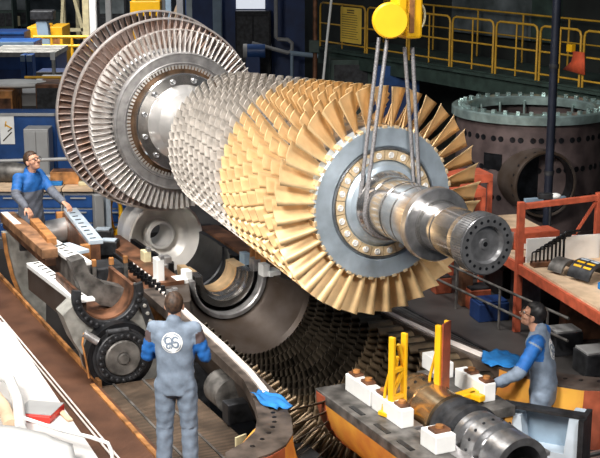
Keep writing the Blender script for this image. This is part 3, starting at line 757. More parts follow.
# small pieces behind: posts and yellow sling
for k, (x, y, m_, lab) in enumerate(((99, 206, 'cabgrey', 'grey jack post left of the coiled yellow sling'), (106, 204, 'panelblue', 'pale grey jack post right beside the grey one'))):
    p = Vector((*G(x, y+20, .45).xy, 0)); o = thing('jack_post', lab, 'jack', p, ROT, 'jack posts under the turbine wheels')
    q = MB(); q.box((0, 0, .55), (.14, .14, .78), ch=.01); q.build('post_body', m_, o); q = MB(); q.cyl((0, 0, .78), (0, 0, .9), .05, 12); q.build('screw_head', 'wheel', o)
p = D(113, 196, G(113, 222, .45).y); ys = MB()
ys.tube([Vector((.12*math.cos(a), .03*math.sin(3*a), -.32+.30*math.sin(a))) for a in [2*PI*k/28 for k in range(28)]], .03, 8, closed=True)
ys.tube([Vector((.08*math.cos(a)+.02, .05+.03*math.sin(2*a), -.30+.28*math.sin(a))) for a in [2*PI*k/28 for k in range(28)]], .03, 8, closed=True)
o = ys.build('yellow_sling', 'yellow2', None, loc=p); tag(o, 'yellow webbing sling hanging in loops under the turbine wheels', 'sling')

# ================================================================== WHITE TABLE IN THE CORNER
ZT = .80
t_ = thing('white_table', 'white table with a smooth top in the lower left corner', 'table', Vector((*G(0, 440, ZT).xy, 0)), 0); L = loc_of(t_)
e1, e2 = G(6, 322, ZT), G(98, 458, ZT); d = (e2-e1).normalized(); e2 = e2+d*.5
back = G(-60, 322, ZT); sd = Vector((-1, 0, 0))*1.6
q = MB(); q.prism([L(e1), L(e1)+sd, L(e2)+sd, L(e2)], (0, 0, -.04), (0, 0, 0)); q.build('tabletop', mat('table_laminate', (.58, .56, .54), .5, 0, .05, 2), t_)
for p in (e1+Vector((-.12, -.15, 0)), e1+Vector((-1.3, -.15, 0)), e2+Vector((-.2, .15, 0)), e2+Vector((-1.3, .15, 0))):
    q = MB(); q.box(L(Vector((p.x, p.y, ZT/2-.02))), (.05, .05, ZT-.04)); q.build('leg', 'cabgrey', t_)
dr = G(39, 410, ZT+.05); o = thing('document_case', 'flat grey case with a red front edge lying on the white table', 'case', dr-Vector((0, 0, .05)), R(-12))
q = MB(); q.box((0, 0, .03), (.34, .34, .06), ch=.008); q.build('case_body', 'red', o); q = MB(); q.box((0, .02, .063), (.33, .30, .008)); q.build('lid', 'cabgrey', o, 'grey lid')
p = G(62, 412, ZT+.02); q = MB(); q.box((0, 0, .012), (.05, .42, .02), rz=0, ch=.004); o = q.build('wooden_batten', 'wood', None, loc=p-Vector((0, 0, .02)), rz=R(30)); tag(o, 'thin wooden batten lying along the table edge beside the grey case', 'batten')
q = MB(); P = [G(24, 418, .98), G(60, 430, .98), G(90, 437, .98), G(108, 443, .96), G(112, 452, .9), G(113, 470, .75)]
q.tube(P, .016, 10); o = q.build('bent_pipe', 'white', None); tag(o, 'bent white pipe reaching out over the walkway from the table', 'pipe')
q = MB(); P = [G(-4, 372, ZT+.12), G(10, 380, ZT+.14), G(18, 400, ZT+.12), G(21, 430, ZT+.08)]; q.tube(P, .05, 12); o = q.build('paper_roll', 'sheet', None); tag(o, 'long white roll lying curved at the left edge of the table', 'roll')
q = MB(); P = [G(-6, 395, ZT+.08), G(4, 408, ZT+.08), G(11, 426, ZT+.06)]; q.tube(P, .06, 12); o = q.build('wooden_tube', 'wood', None); tag(o, 'beige cardboard tube beside the white roll', 'tube')
n = 14; q = MB(); vs_, fs_ = [], []; o0, ox, oy = G(-20, 428, 1.06), G(72, 430, 1.06)-G(-20, 428, 1.06), G(-20, 520, 1.06)-G(-20, 428, 1.06)
for i in range(n+1):
    for j in range(n+1):
        u_, v_ = i/n, j/n; p = o0+ox*u_+oy*v_; p.z += .03*math.sin(u_*6+v_*5)-.18*max(0, u_-.7)*2; vs_.append(p)
for i in range(n):
    for j in range(n): fs_.append((i*(n+1)+j, i*(n+1)+j+1, (i+1)*(n+1)+j+1, (i+1)*(n+1)+j))
q.add(vs_, fs_, True); o = q.build('plastic_sheet', 'sheet', None); o.modifiers.new('t', 'SOLIDIFY').thickness = .01
tag(o, 'crumpled white sheet draped over gear at the bottom left corner', 'sheet')
q = MB(); p = G(64, 440, .95); q.box((0, 0, 0), (.06, .24, .06), rz=0, ch=.015); o = q.build('blue_box', 'bluecloth', None, loc=p-Vector((0, 0, .12)), rz=R(25)); tag(o, 'small blue bag tucked under the white sheet\'s edge', 'bag')
for x, y, ln in ((3, 345, .16), (18, 372, .12)):
    pass
# ================================================================== PEOPLE
def remesh(mb, name, voxel, smooth=3):
    me = bpy.data.meshes.new(name); me.from_pydata(mb.v, [], mb.f)
    bm = bmesh.new(); bm.from_mesh(me); bmesh.ops.remove_doubles(bm, verts=bm.verts, dist=2e-5); bmesh.ops.recalc_face_normals(bm, faces=bm.faces); bm.to_mesh(me); bm.free()
    o = bpy.data.objects.new(name, me); C.objects.link(o)
    m = o.modifiers.new('r', 'REMESH'); m.mode = 'VOXEL'; m.voxel_size = voxel
    s = o.modifiers.new('s', 'SMOOTH'); s.iterations = smooth; s.factor = .5
    dg = bpy.context.evaluated_depsgraph_get(); dg.update()
    nm = bpy.data.meshes.new_from_object(o.evaluated_get(dg)); nm.name = name
    bpy.data.objects.remove(o)
    for p in nm.polygons: p.use_smooth = True
    return nm
class Bones:
    def __init__(self): self.mb = MB(); self.b = []
    def cap(self, a, b, r0, r1, tagname=''):
        a, b = Vector(a), Vector(b); self.mb.tube([a, b], [r0, r1], 16)
        self.mb.sphere(a, r0*.998, 16); self.mb.sphere(b, r1*.998, 16); self.b.append((a, b, r0, r1, tagname))
    def ell(self, c, sc, rot=None): self.mb.sphere(c, 1.0, 20, sc, rot)
    def loft(self, rings, tagname=''):             # rings: centre, half width, half depth, yaw
        vs_, fs_ = [], []; n = 24
        for c, rx, ry, yw in rings:
            for k in range(n):
                a = 2*PI*k/n; ca, sa = math.cos(a), math.sin(a)
                ca = math.copysign(abs(ca)**.85, ca); sa = math.copysign(abs(sa)**.85, sa)
                x, y = rx*ca, ry*sa
                vs_.append(Vector(c)+Vector((x*math.cos(yw)-y*math.sin(yw), x*math.sin(yw)+y*math.cos(yw), 0)))
        for i in range(len(rings)-1):
            for k in range(n): fs_.append((i*n+k, i*n+(k+1) % n, (i+1)*n+(k+1) % n, (i+1)*n+k))
        fs_ += [tuple(range(n)), tuple(range((len(rings)-1)*n, len(rings)*n))]
        self.mb.add(vs_, fs_, True)
        for r0, r1 in zip(rings, rings[1:]): self.b.append((Vector(r0[0]), Vector(r1[0]), r0[1]*.8, r1[1]*.8, tagname))
def near(bones, p):
    best = None
    for a, b, r0, r1, t in bones:
        d = b-a; L2 = d.length_squared; u_ = max(0, min(1, (p-a).dot(d)/L2)) if L2 > 0 else 0
        e = (p-(a+d*u_)).length-(r0+(r1-r0)*u_)
        if best is None or e < best[0]: best = (e, t, u_)
    return best
def hand(B, w_, direc, palm_n, side, curl):        # palm, four fingers of unequal length, thumb
    d = Vector(direc).normalized(); n = Vector(palm_n); n = (n-d*n.dot(d)).normalized(); s = d.cross(n)*side
    w_ = Vector(w_)
    for k, ln in ((-1.5, .072), (-.5, .078), (.5, .075), (1.5, .066)):
        base = w_+d*.085+s*(.0205*k); B.cap(w_+s*(.011*k)+d*.01, base, .018, .0125)
        f = d*math.cos(curl*.5)+n*math.sin(curl*.5); g = d*math.cos(curl*1.3)+n*math.sin(curl*1.3)
        sp = s*(.10*k)
        m1 = base+(f+sp).normalized()*ln*.55; B.cap(base, m1, .0105, .0095); B.cap(m1, m1+(g+sp*.6).normalized()*ln*.5, .0095, .008)
    tb0 = w_+d*.03-s*.022; t1 = tb0+(d*.55-s*.75+n*.25).normalized()*.045; B.cap(tb0, t1, .0145, .0115); B.cap(t1, t1+(d*.85-s*.3+n*.4).normalized()*.04, .011, .009)

def person(label, loc, yaw, J, hair_m, cover_m, blue_rule, group='factory workers in coveralls', logo=False, glasses=False, scale=1.0, bald=False):
    root = thing('person', label, 'person', loc, yaw, group); root.scale = (scale,)*3
    hd = Vector(J['head']); HR = J.get('head_rot', Matrix.Identity(3)); nk = Vector(J['neck'])
    def H(x, y, z): return hd+HR@Vector((x, y, z))
    B = Bones()
    # head, face, neck
    B.ell(H(0, -.005, .025), (.077, .098, .098), HR); B.ell(H(0, .03, -.05), (.058, .062, .068), HR); B.ell(H(0, .062, -.092), (.03, .026, .022), HR)
    B.cap(H(0, .088, .012), H(0, .112, -.028), .011, .0165); B.cap(H(-.014, .098, -.032), H(.014, .098, -.032), .010, .010)
    B.cap(H(-.045, .076, .026), H(.045, .076, .026), .014, .014); B.cap(H(-.022, .083, -.062), H(.022, .083, -.062), .010, .010); B.cap(H(-.02, .082, -.072), H(.02, .082, -.072), .0095, .0095)
    for sx in (-1, 1):
        B.ell(H(.080*sx, -.008, -.012), (.012, .024, .036), HR); B.cap(H(.045*sx, .065, -.025), H(.05*sx, .04, -.03), .022, .022)
    B.cap(nk-Vector((0, .01, .05)), H(0, -.015, -.05), .062, .056)
    # body under the clothes
    B.loft([(J['crotch'], .14, .09, 0), (J['waist'], .125, .085, 0), (J['chest'], .15, .095, 0), (Vector(J['neck'])-Vector((0, 0, .05)), .12, .07, 0), (J['neck'], .05, .05, 0)])
    for s_, k in ((-1, 'L'), (1, 'R')):
        B.cap(J['sh'+k], J['el'+k], .040, .034); B.cap(J['el'+k], J['wr'+k], .034, .026)
        hand(B, J['wr'+k], J['hd'+k], J['pn'+k], s_, J.get('curl', .7))
        B.cap(J['hip'+k], J['kn'+k], .07, .05); B.cap(J['kn'+k], J['an'+k], .05, .035)
    body = bpy.data.objects.new('body', remesh(B.mb, 'body', .0062, 3)); C.objects.link(body); body.parent = root; body.data.materials.append(M['skin'])
    # coverall
    V = Bones()
    cr, wa, ch, ne = Vector(J['crotch']), Vector(J['waist']), Vector(J['chest']), nk
    V.loft([(cr+Vector((0, 0, -.04)), .155, .115, 0), (cr+Vector((0, 0, .08)), .178, .128, 0), (wa, .168, .118, 0), (wa.lerp(ch, .5), .178, .122, 0), (ch, .195, .125, 0), (ch.lerp(ne, .5), .19, .112, 0), (ch.lerp(ne, .8), .135, .088, 0), (ne+Vector((0, 0, -.005)), .078, .074, 0)], 'torso')
    V.cap(ne+Vector((0, -.012, -.02)), ne+Vector((0, -.015, .018)), .076, .068, 'collar')
    for k in 'LR':
        V.cap(ch.lerp(ne, .45).lerp(Vector(J['sh'+k]), .45), J['sh'+k], .085, .072, 'torso')
        V.cap(J['sh'+k], J['el'+k], .070, .060, 'upper'); V.cap(J['el'+k], Vector(J['el'+k]).lerp(Vector(J['wr'+k]), .95), .060, .045, 'fore')
        V.cap(J['hip'+k], J['kn'+k], .105, .080, 'leg'); V.cap(J['kn'+k], J['an'+k], .080, .074, 'leg')
    me = remesh(V.mb, 'coverall', .011, 5)
    for mm in (cover_m, 'royal', 'sleevebrown'): me.materials.append(M[mm])
    # cloth folds
    for vtx in me.vertices:
        p = vtx.co; e, t, u_ = near(V.b, p)
        a = 0
        if t in ('upper', 'fore', 'leg'):
            kk = min(u_, 1-u_); a = .0045*math.sin(u_*17+p.x*38+p.y*26)*math.sin(p.z*19+p.x*31)*(1.2-kk)
        else: a = .005*math.sin(p.z*38+p.x*24)*math.sin(p.x*20+p.y*9+1)
        vtx.co = p+vtx.normal*a
    for p in me.polygons:
        e, t, u_ = near(V.b, p.center); p.material_index = blue_rule(t, u_, p.center)
    co_ = bpy.data.objects.new('coverall', me); C.objects.link(co_); co_.parent = root
    # hair
    hb_ = MB(); vs_, fs_ = [], []; n, m = 36, 24; keep = {}
    for i in range(m+1):
        th = PI*i/m
        for k in range(n):
            a = 2*PI*k/n; x, y, z = math.sin(th)*math.cos(a), math.sin(th)*math.sin(a), math.cos(th)
            wob = 1+.02*math.sin(9*a+5*th)+.015*math.sin(17*a)
            lim = .42 if y > .45 else (-.15 if abs(y) <= .45 and y > -.1 else -.72)
            if bald and y > -.3: lim += .05
            zz = max(z, lim); inside = .90 if z < lim else 1.0
            vs_.append(H(.085*x*wob*inside, -.008+.106*y*wob*inside, .030+.104*zz*wob))
    for i in range(m):
        for k in range(n): fs_.append((i*n+k, (i+1)*n+k, (i+1)*n+(k+1) % n, i*n+(k+1) % n))
    hb_.add(vs_, fs_, True); hb_.build('hair', hair_m, root)
    for sx in (-1, 1):
        q = MB(); q.sphere(H(.033*sx, .083, .006), .0125, 12); e = q.build('eye', 'sheet', root)
        q = MB(); q.sphere(H(.034*sx, .0925, .007), .006, 10); q.build('iris', 'hairb', e)
    if glasses:
        q = MB()
        for sx in (-1, 1):
            q.tube([H(.034*sx+.027*math.cos(a), .108, .004+.021*math.sin(a)) for a in [2*PI*k/16 for k in range(16)]], .0032, 6, closed=True)
            q.tube([H(.061*sx, .106, .010), H(.079*sx, .07, .012), H(.084*sx, 0, .006)], .003, 6)
        q.tube([H(-.008, .110, .008), H(.008, .110, .008)], .003, 6); q.build('glasses', 'lens', root)
    for k in 'LR':
        an = Vector(J['an'+k]); q = MB(); f_ = Vector((0, 1, 0))
        q.cap = None
        Bt = Bones(); Bt.cap(an+Vector((0, -.01, .06)), an+Vector((0, -.01, -.02)), .055, .05); Bt.cap(an+Vector((0, -.03, -.045)), an+Vector((0, .15, -.055)), .042, .036)
        sh = bpy.data.objects.new('boot', remesh(Bt.mb, 'boot', .012, 2)); C.objects.link(sh); sh.parent = root; sh.data.materials.append(M['shoe'])
    if logo:
        bm = bmesh.new(); bm.from_mesh(me); tree = BVHTree.FromBMesh(bm); zc = J['logo_z']; rad = J.get('logo_r', .088); xc = J.get('logo_x', 0)
        def onb(x, z, off):
            h = tree.ray_cast(Vector((x+xc, -1, zc+z)), Vector((0, 1, 0)))
            return h[0]+h[1]*off if h[0] is not None else Vector((x+xc, -.12, zc+z))
        q = MB(); nr, na = 8, 40; vs_ = []; fs_ = []
        for i in range(nr+1):
            for k in range(na): a = 2*PI*k/na; vs_.append(onb(rad*i/nr*math.cos(a), rad*i/nr*math.sin(a), .005))
        for i in range(nr):
            for k in range(na): fs_.append((i*na+k, i*na+(k+1) % na, (i+1)*na+(k+1) % na, (i+1)*na+k))
        q.add(vs_, fs_, True); pt = q.build('round_badge', 'white', co_, 'white round back badge with a script monogram')
        def stroke(path, wd, mat_, nm):
            q = MB(); vs_, fs_ = [], []
            for i, (x, z) in enumerate(path):
                x1, z1 = path[min(i+1, len(path)-1)]; x0, z0 = path[max(i-1, 0)]; dx, dz = x1-x0, z1-z0; l = math.hypot(dx, dz) or 1
                ww = 1.3*wd*(.5+.5*math.sin(PI*(i+.5)/len(path)))
                for sg in (-1, 1): vs_.append(onb(rad*(x-dz/l*ww*sg), rad*(z+dx/l*ww*sg), .0085))
            for i in range(len(path)-1): fs_.append((2*i, 2*i+1, 2*i+3, 2*i+2))
            q.add(vs_, fs_, True); return q
        def arc_(cx, cz, r0, r1, a0, a1, n_=22): return [(cx+(r0+(r1-r0)*i/n_)*math.cos(a0+(a1-a0)*i/n_), cz+(r0+(r1-r0)*i/n_)*math.sin(a0+(a1-a0)*i/n_)) for i in range(n_+1)]
        mono = MB()
        for pth, wd in ((arc_(-.33, .18, .36, .30, R(40), R(330)), .075), (arc_(-.30, -.34, .10, .27, R(60), R(-330)), .065),
                        (arc_(.30, .32, .26, .22, R(10), R(250)), .07), (arc_(.34, -.16, .30, .24, R(110), R(-190)), .075), ([(-.08, .42), (0, .1), (.02, -.25), (-.05, -.55)], .06),
                        ([(-.62, -.12), (-.2, .02), (.2, .02), (.62, .06)], .045)):
            qq = stroke(pth, wd, None, ''); mono.add(qq.v, qq.f, True)
        mono.build('monogram', cover_m, pt, 'grey-blue script monogram on the badge')
        ring = MB()
        for a0 in (20, 110, 200, 290):
            qq = stroke(arc_(0, 0, .86, .86, R(a0), R(a0+72)), .035, None, ''); ring.add(qq.v, qq.f, True)
        ring.build('badge_ring', cover_m, pt)
        bm.free()
    return root
def rx(a): return Matrix.Rotation(a, 3, 'X')
def rz_(a): return Matrix.Rotation(a, 3, 'Z')
def base_joints():
    return dict(head=(0, .02, 1.645), neck=(0, -.01, 1.50), chest=(0, 0, 1.30), waist=(0, .0, 1.06), crotch=(0, 0, .86),
        shL=(-.185, -.01, 1.435), shR=(.185, -.01, 1.435), hipL=(-.095, 0, .90), hipR=(.095, 0, .90), knL=(-.115, .02, .49), knR=(.115, .02, .49),
        anL=(-.125, -.01, .10), anR=(.125, -.01, .10))
# man seen from behind
J = base_joints()
J.update(elL=(-.262, .02, 1.165), elR=(.272, .03, 1.165), wrL=(-.17, .235, 1.13), wrR=(.16, .25, 1.15), hdL=(.5, .8, -.1), hdR=(-.5, .8, .0), pnL=(0, -.2, -1), pnR=(0, -.2, -1),
         head_rot=rx(R(12)), logo_z=1.335, logo_r=.094)
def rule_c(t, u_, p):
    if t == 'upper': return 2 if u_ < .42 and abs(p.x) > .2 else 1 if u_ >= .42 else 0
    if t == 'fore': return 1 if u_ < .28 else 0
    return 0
Pc = G(178, 476, 0.015)
person('person in blue-grey coveralls seen from behind on the grating, round white badge on the back', (Pc.x, Pc.y, .02), R(-6), J, 'hairb', 'cover', rule_c, logo=True, scale=1.0)
# bespectacled man at the far left, leaning on the casing with both hands
J = base_joints(); yaw = R(-105)-0; Lp = Vector((D(29, 175, 17.5).x, 17.5, 0.0))
fx = Vector((math.cos(R(-30)), math.sin(R(-30)), 0)); yaw = math.atan2(-fx.x, fx.y)
mi = (Matrix.Translation(Lp) @ Matrix.Rotation(yaw, 4, 'Z')).inverted()
mi = Matrix.Scale(1/1.10, 4) @ mi; hr_ = mi @ D(26, 211, 17.0); hl_ = mi @ D(66, 207, 17.15)
J.update(head=(0, .06, 1.63), neck=(0, .03, 1.49), chest=(0, .02, 1.29), elR=tuple(Vector(J['shR']).lerp(hr_, .5)+Vector((.05, -.06, 0))), elL=tuple(Vector(J['shL']).lerp(hl_, .5)+Vector((-.05, -.02, -.05))),
         wrR=tuple(hr_+Vector((0, 0, .05))), wrL=tuple(hl_+Vector((-.0, -.04, .06))), hdR=(.0, .6, -.6), hdL=(0, .8, -.5), pnR=(0, -.4, -.8), pnL=(0, -.4, -.8), head_rot=rz_(R(-2)) @ rx(R(22)))
def rule_s(t, u_, p):
    if t == 'upper': return 1 if u_ < .80 else 0
    if t in ('torso', 'collar'): return 1 if p.z > 1.27 else 0
    return 0
person('person with brown hair and glasses in royal blue and slate, leaning on the left casing', Lp, yaw, J, 'hairb', 'coverd', rule_s, glasses=True, scale=1.10)
# dark-haired man at the right, facing left with hands on the white block
J = base_joints(); Rp = Vector((D(545, 350, 12.0).x, 12.0, -.43))
fx = Vector((math.cos(R(160)), math.sin(R(160)), 0)); yaw = math.atan2(-fx.x, fx.y)
mi = (Matrix.Translation(Rp) @ Matrix.Rotation(yaw, 4, 'Z')).inverted()
mi = Matrix.Scale(1/1.06, 4) @ mi; hl_ = mi @ D(488, 386, 11.75); hr_ = mi @ D(494, 387, 12.15)
J.update(head=(0, .12, 1.635), neck=(0, .075, 1.495), chest=(0, .05, 1.29), shL=(-.185, .05, 1.43), shR=(.185, .05, 1.43),
         elL=tuple(Vector((-.185, .05, 1.43)).lerp(hl_, .5)+Vector((-.05, -.07, -.06))), elR=tuple(Vector((.185, .05, 1.43)).lerp(hr_, .5)+Vector((.05, -.07, -.06))),
         wrL=tuple(hl_+Vector((0, -.06, .03))), wrR=tuple(hr_+Vector((0, -.06, .03))), hdL=(0, .9, -.3), hdR=(0, .9, -.3), pnL=(0, -.2, -1), pnR=(0, -.2, -1), head_rot=rx(R(20)),
         logo_z=1.33, logo_r=.092)
def rule_r(t, u_, p):
    if t == 'upper': return 1 if .12 < u_ < .86 else 0
    if t == 'torso': return 1 if (abs(p.x) > .10 and p.z > 1.26 and p.y > -.02) else 0
    return 0
person('person with dark hair and glasses in blue-grey coveralls, hands on the white block at right', Rp, yaw, J, 'haird', 'cover', rule_r, logo=True, glasses=True, scale=1.06)
# ================================================================== RIGHT BACKGROUND
def wall(name, a, b, h, m, th=.15):
    a, b = Vector((*a, 0)), Vector((*b, 0)); q = MB(); q.bar(a+Vector((0, 0, h/2)), b+Vector((0, 0, h/2)), th, h); return struct(name, q, m)
wd = Vector((.524, -.852, 0)); wn = Vector((.852, .524, 0))
wl = Vector((.46, 29.3, 0))
wa, wb = wl+wn*2.0-wd*4.5, wl+wn*2.0+wd*19
wall('wall_right', wa.xy, wb.xy, 7.5, 'wall_dark')
wall('wall_back', (-2.75, 33.6), (1.4, 33.6), 7.5, 'navy')
wall('wall_far', (-26, 62), (-2.7, 62), 9, 'wall_pale')
wall('wall_left', (-26, 62), (-16, 5), 9, 'wall_pale')
# stained pale sheets on the wall behind the walkway
def wallpt(px, py, off):                           # on the plane of the right wall
    r = ray(px, py); p0 = wl+wn*(2.0-off); k = (p0.x*wn.x+p0.y*wn.y)/(r.x*wn.x+r.y*wn.y); return r*k+Vector((0, 0, CAM_H))
for k, (x0, x1, y1, m_, nm, lab) in enumerate(((452, 531, 62, 'wall_pale', 'wall_panel', 'large stained pale grey panel on the dark wall behind the yellow railing'), (531, 558, 70, 'darkgreen', 'wall_cabinet', 'tall dark green cabinet on the wall right of the pale panel'))):
    a, b = wallpt(x0, y1, .12), wallpt(x1, y1, .12); zb = .55+2.2; a.z = b.z = 0
    q = MB(); q.bar(a+Vector((0, 0, 4.4)), b+Vector((0, 0, 4.4)), .10, 3.6, ch=.01); o = q.build(nm, m_, None); tag(o, lab, 'panel')
# elevated walkway
DZ = 2.2
br = thing('elevated_walkway', 'dark green elevated walkway with yellow pipe railing along the back right wall', 'walkway', wl+Vector((0, 0, DZ)), math.atan2(wd.y, wd.x))
q = MB(); q.box((7.4, .85, -.06), (15, 1.7, .08)); q.build('deck_plate', 'darkgreen', br)
q = MB(); q.box((7.4, .03, -.22), (15, .06, .36)); q.box((7.4, -.03, -.07), (15, .12, .05)); q.build('edge_beam', 'darkgreen', br)
for xx in (.1, 2.5, 5.5, 8.8, 12):
    q = MB(); q.box((xx, .2, -1.2), (.16, .16, 2.0)); q.build('deck_post', 'darkgreen', br)
pn = 0; x0 = -1.7
rl0 = None
def rail_panel(x0, x1):
    hh = .95; q = MB(); r_ = .07
    pts = [(x0, 0, -.02), (x0, 0, hh-.1), (x0+.03, 0, hh-.03), (x0+.1, 0, hh), (x1-.1, 0, hh), (x1-.03, 0, hh-.03), (x1, 0, hh-.1), (x1, 0, -.02)]
    q.tube(pts, .022, 8); fr = q.build('railing_frame', 'rail', br)
    for z in (.1, .5):
        q = MB(); q.tube([(x0, 0, z), (x1, 0, z)], .018, 8); q.build('rail', 'rail', fr)
    n_ = 2
    for k in range(1, n_):
        q = MB(); q.tube([(x0+(x1-x0)*k/n_, 0, 0), (x0+(x1-x0)*k/n_, 0, hh)], .016, 8); q.build('baluster', 'rail', fr)
xs = [-.05, 1.8, 3.3, 4.7, 6.0, 7.2, 8.3, 9.4, 10.5, 11.6]
for a, b in zip(xs, xs[1:]): rail_panel(a+.04, b-.04)
for a, b in zip(xs, xs[1:]):                      # the far railing of the same walkway
    q = MB(); q.tube([(a+.3, 1.55, .95), (b+.3, 1.55, .95)], .02, 8); q.tube([(a+.3, 1.55, .5), (b+.3, 1.55, .5)], .016, 8); q.tube([(a+.3, 1.55, 0), (a+.3, 1.55, .95)], .02, 8); q.build('far_railing', 'rail', br)
# notice on the railing
def railpt(px, py, off=.05):
    r = ray(px, py); p0 = wl-wn*off; k = (p0.x*wn.x+p0.y*wn.y)/(r.x*wn.x+r.y*wn.y); return r*k+Vector((0, 0, CAM_H))
a, b = railpt(340.5, 7), railpt(361, 9); c_, d_ = railpt(361.5, 44), railpt(340, 42)
nt_ = thing('notice_board', 'yellow notice sheet with lines of small print hung on the railing', 'notice', (a+c_)/2, math.atan2(wd.y, wd.x))
L = loc_of(nt_); W_, H_ = (L(b)-L(a)).length, abs(L(d_).z-L(a).z)
q = MB(); q.box((0, 0, 0), (W_, .02, H_), ch=.004); q.build('sheet', 'paper', nt_)
rnd = random.Random(3); 
for k in range(13):
    w_ = W_*(.35 if k in (0, 1) else .7+.1*rnd.random()); q = MB(); q.box((0 if k < 2 else -W_*.42+w_/2, -.0125, H_*(.42-.066*k)), (w_, .003, H_*(.03 if k < 2 else .014))); q.build('print_line', 'ink', nt_)
# red cloth and yellow box on the railing
p = railpt(577, 62, .06); q = MB()
vs_ = [(.18, 0, .18), (-.08, 0, .18), (-.12, 0, .0), (-.32, 0, -.16), (.22, 0, -.20), (.20, -.05, .0)]
q.add([(x, y-.02, z) for x, y, z in vs_], [(0, 1, 2, 5), (5, 2, 3, 4), (0, 5, 4)], True); o = q.build('red_cloth', 'red', None, loc=p, rz=math.atan2(wd.y, wd.x)); o.modifiers.new('t', 'SOLIDIFY').thickness = .02
o.data.materials[0] = mat('orange_red_cloth', (.62, .09, .03), .8); tag(o, 'orange-red cloth hung over the yellow railing at the far right', 'cloth')
p = railpt(571, 48, .08); q = MB(); q.box((0, 0, 0), (.13, .1, .13), ch=.01); o = q.build('switch_box', 'yellow2', None, loc=p, rz=math.atan2(wd.y, wd.x)); tag(o, 'small yellow box on the railing above the orange-red cloth', 'box')
# upright pipe column
q = MB(); b_ = D(548, 196, 18.0); q.tube([(b_.x, 18.0, 0), (b_.x, 18.0, 6.5)], .06, 14); pc = q.build('pipe_column', mat('blue_black_pipe', (.016, .02, .034), .4, .3)); tag(pc, 'blue-black upright pipe in front of the walkway at right', 'pipe')
for z in (1.5, 3.0, 4.0):
    q = MB(); q.tube([(b_.x, 18.0, z), (b_.x, 18.0, z+.06)], .07, 14); q.build('clamp_band', 'dark', pc)
# brown post at the left end of the walkway, pale rod
p = D(315, 60, 28.4); o = thing('crane_post', 'thin brown post with a green box at the left end of the yellow railing', 'post', (p.x, p.y, 0), 0)
q = MB(); q.tube([(0, 0, 0), (0, 0, 6)], .05, 10); q.build('post_tube', 'brownsteel', o); q = MB(); q.box((-.02, -.04, D(314, 46, 28.4).z), (.22, .2, .26), ch=.01); q.build('junction_box', 'darkgreen', o)
p = D(325, 60, 27.5); q = MB(); q.tube([D(332, -6, 27.5), D(327, 40, 27.5), D(323, 82, 27.5), Vector((D(322, 90, 27.5).x, 27.5, 0))], .028, 8); o = q.build('leaning_rod', 'white', None); tag(o, 'thin pale rod leaning in front of the left end of the walkway', 'rod')

# ---- big shell standing on end
SC = Vector((3.62, 20.2, 0)); sh = thing('standing_shell', 'big dark brown round shell standing on end with a bright bolted top ring', 'casing', SC, 0)
def vrev(prof, n=72):                              # revolve about the vertical
    q = MB(); q.revolve([(z, r) for r, z in prof], n=n); q.v = [(y, z_, x) for x, y, z_ in q.v]; return q
vrev([(1.16, 0), (1.16, 2.05), (1.10, 2.05), (1.10, 0)]).build('shell_wall', 'cyl', sh)
vrev([(1.24, 2.04), (1.24, 2.16), (1.22, 2.18), (.98, 2.18), (.96, 2.16), (.96, 2.04)]).build('top_ring', 'teal', sh, 'bright machined top ring')
vrev([(1.20, .2), (1.20, .35), (1.12, .35), (1.12, .2)]).build('base_band', 'cyl', sh)
for k in range(36):
    a = 2*PI*k/36; q = MB(); q.box((1.11*math.cos(a), 1.11*math.sin(a), 2.2), (.06, .06, .05), rz=a, ch=.005); q.build('ring_stud', 'teal', sh)
for k in range(14):
    a = R(10+25.7*k); q = MB(); q.tube([(.90*math.cos(a), .90*math.sin(a), 1.2), (.93*math.cos(a), .93*math.sin(a), 2.1)], .02, 8); q.build('inner_rod', 'teal', sh)
hq = MB(); hq.cyl((-.02, 0, 0), (.004, 0, 0), .045, 12); h0 = None
for zz in (.9, 1.35, 1.8):
    for k in range(9):
        for da in (-3, 3):
            a = R(-155+15*k+da+(5 if zz == 1.35 else 0)); e = hq.build('wall_hole', 'black', sh) if h0 is None else dup_part(h0, sh); h0 = h0 or e
            e.location = (1.16*math.cos(a), 1.16*math.sin(a), zz); e.rotation_euler = (0, 0, a)
a = R(-128); q = MB(); q.box((1.155*math.cos(a), 1.155*math.sin(a), 1.45), (.03, .30, .24), rz=a); q.build('window_port', 'black', sh)
nd = Vector((.26, -.96, 0)).normalized(); nc = D(546, 185, 18.75)-SC
q = MB(); q.revolve([(-.95, .44), (-.95, .50), (-.03, .50), (0, .49), (0, .465), (-.03, .45)], n=56); nz = q.build('nozzle', 'barrel', sh, 'brown open nozzle drum'); nz.location = nc; nz.rotation_euler = (0, 0, math.atan2(nd.y, nd.x))
q = MB(); q.revolve([(-.3, 0), (-.3, .445), (-.02, .452), (-.02, .44), (-.32, .44)], n=40, closed=False); q.build('nozzle_back', 'black', nz)
for k in range(20):
    a = 2*PI*k/20
    for xx in (-.10,):
        q = MB(); m_ = Matrix.Rotation(a, 3, 'X'); q.cyl(m_@Vector((xx, .49, 0)), m_@Vector((xx, .504, 0)), .022, 10); q.build('nozzle_hole', 'black', nz)
q = MB(); q.box((.03, -.02, -.22), (.06, .66, .09), ch=.01); q.build('nozzle_bar', 'lblue', nz)
p = D(551, 196, 17.6); lp = thing('inspection_lamp', 'small pale-headed inspection lamp on a stand before the open nozzle', 'lamp', (p.x, p.y, 0), 0)
q = MB(); q.tube([(0, 0, 0), (0, 0, p.z)], .02, 8); q.build('stand_pole', 'dark', lp)
q = MB(); q.sphere((.06, 0, p.z), .07, 14, (1.2, .8, .6)); q.build('lamp_head', 'white', lp); q = MB(); q.box((-.08, 0, p.z), (.2, .1, .08), ch=.01); q.build('lamp_body', 'dark', lp)

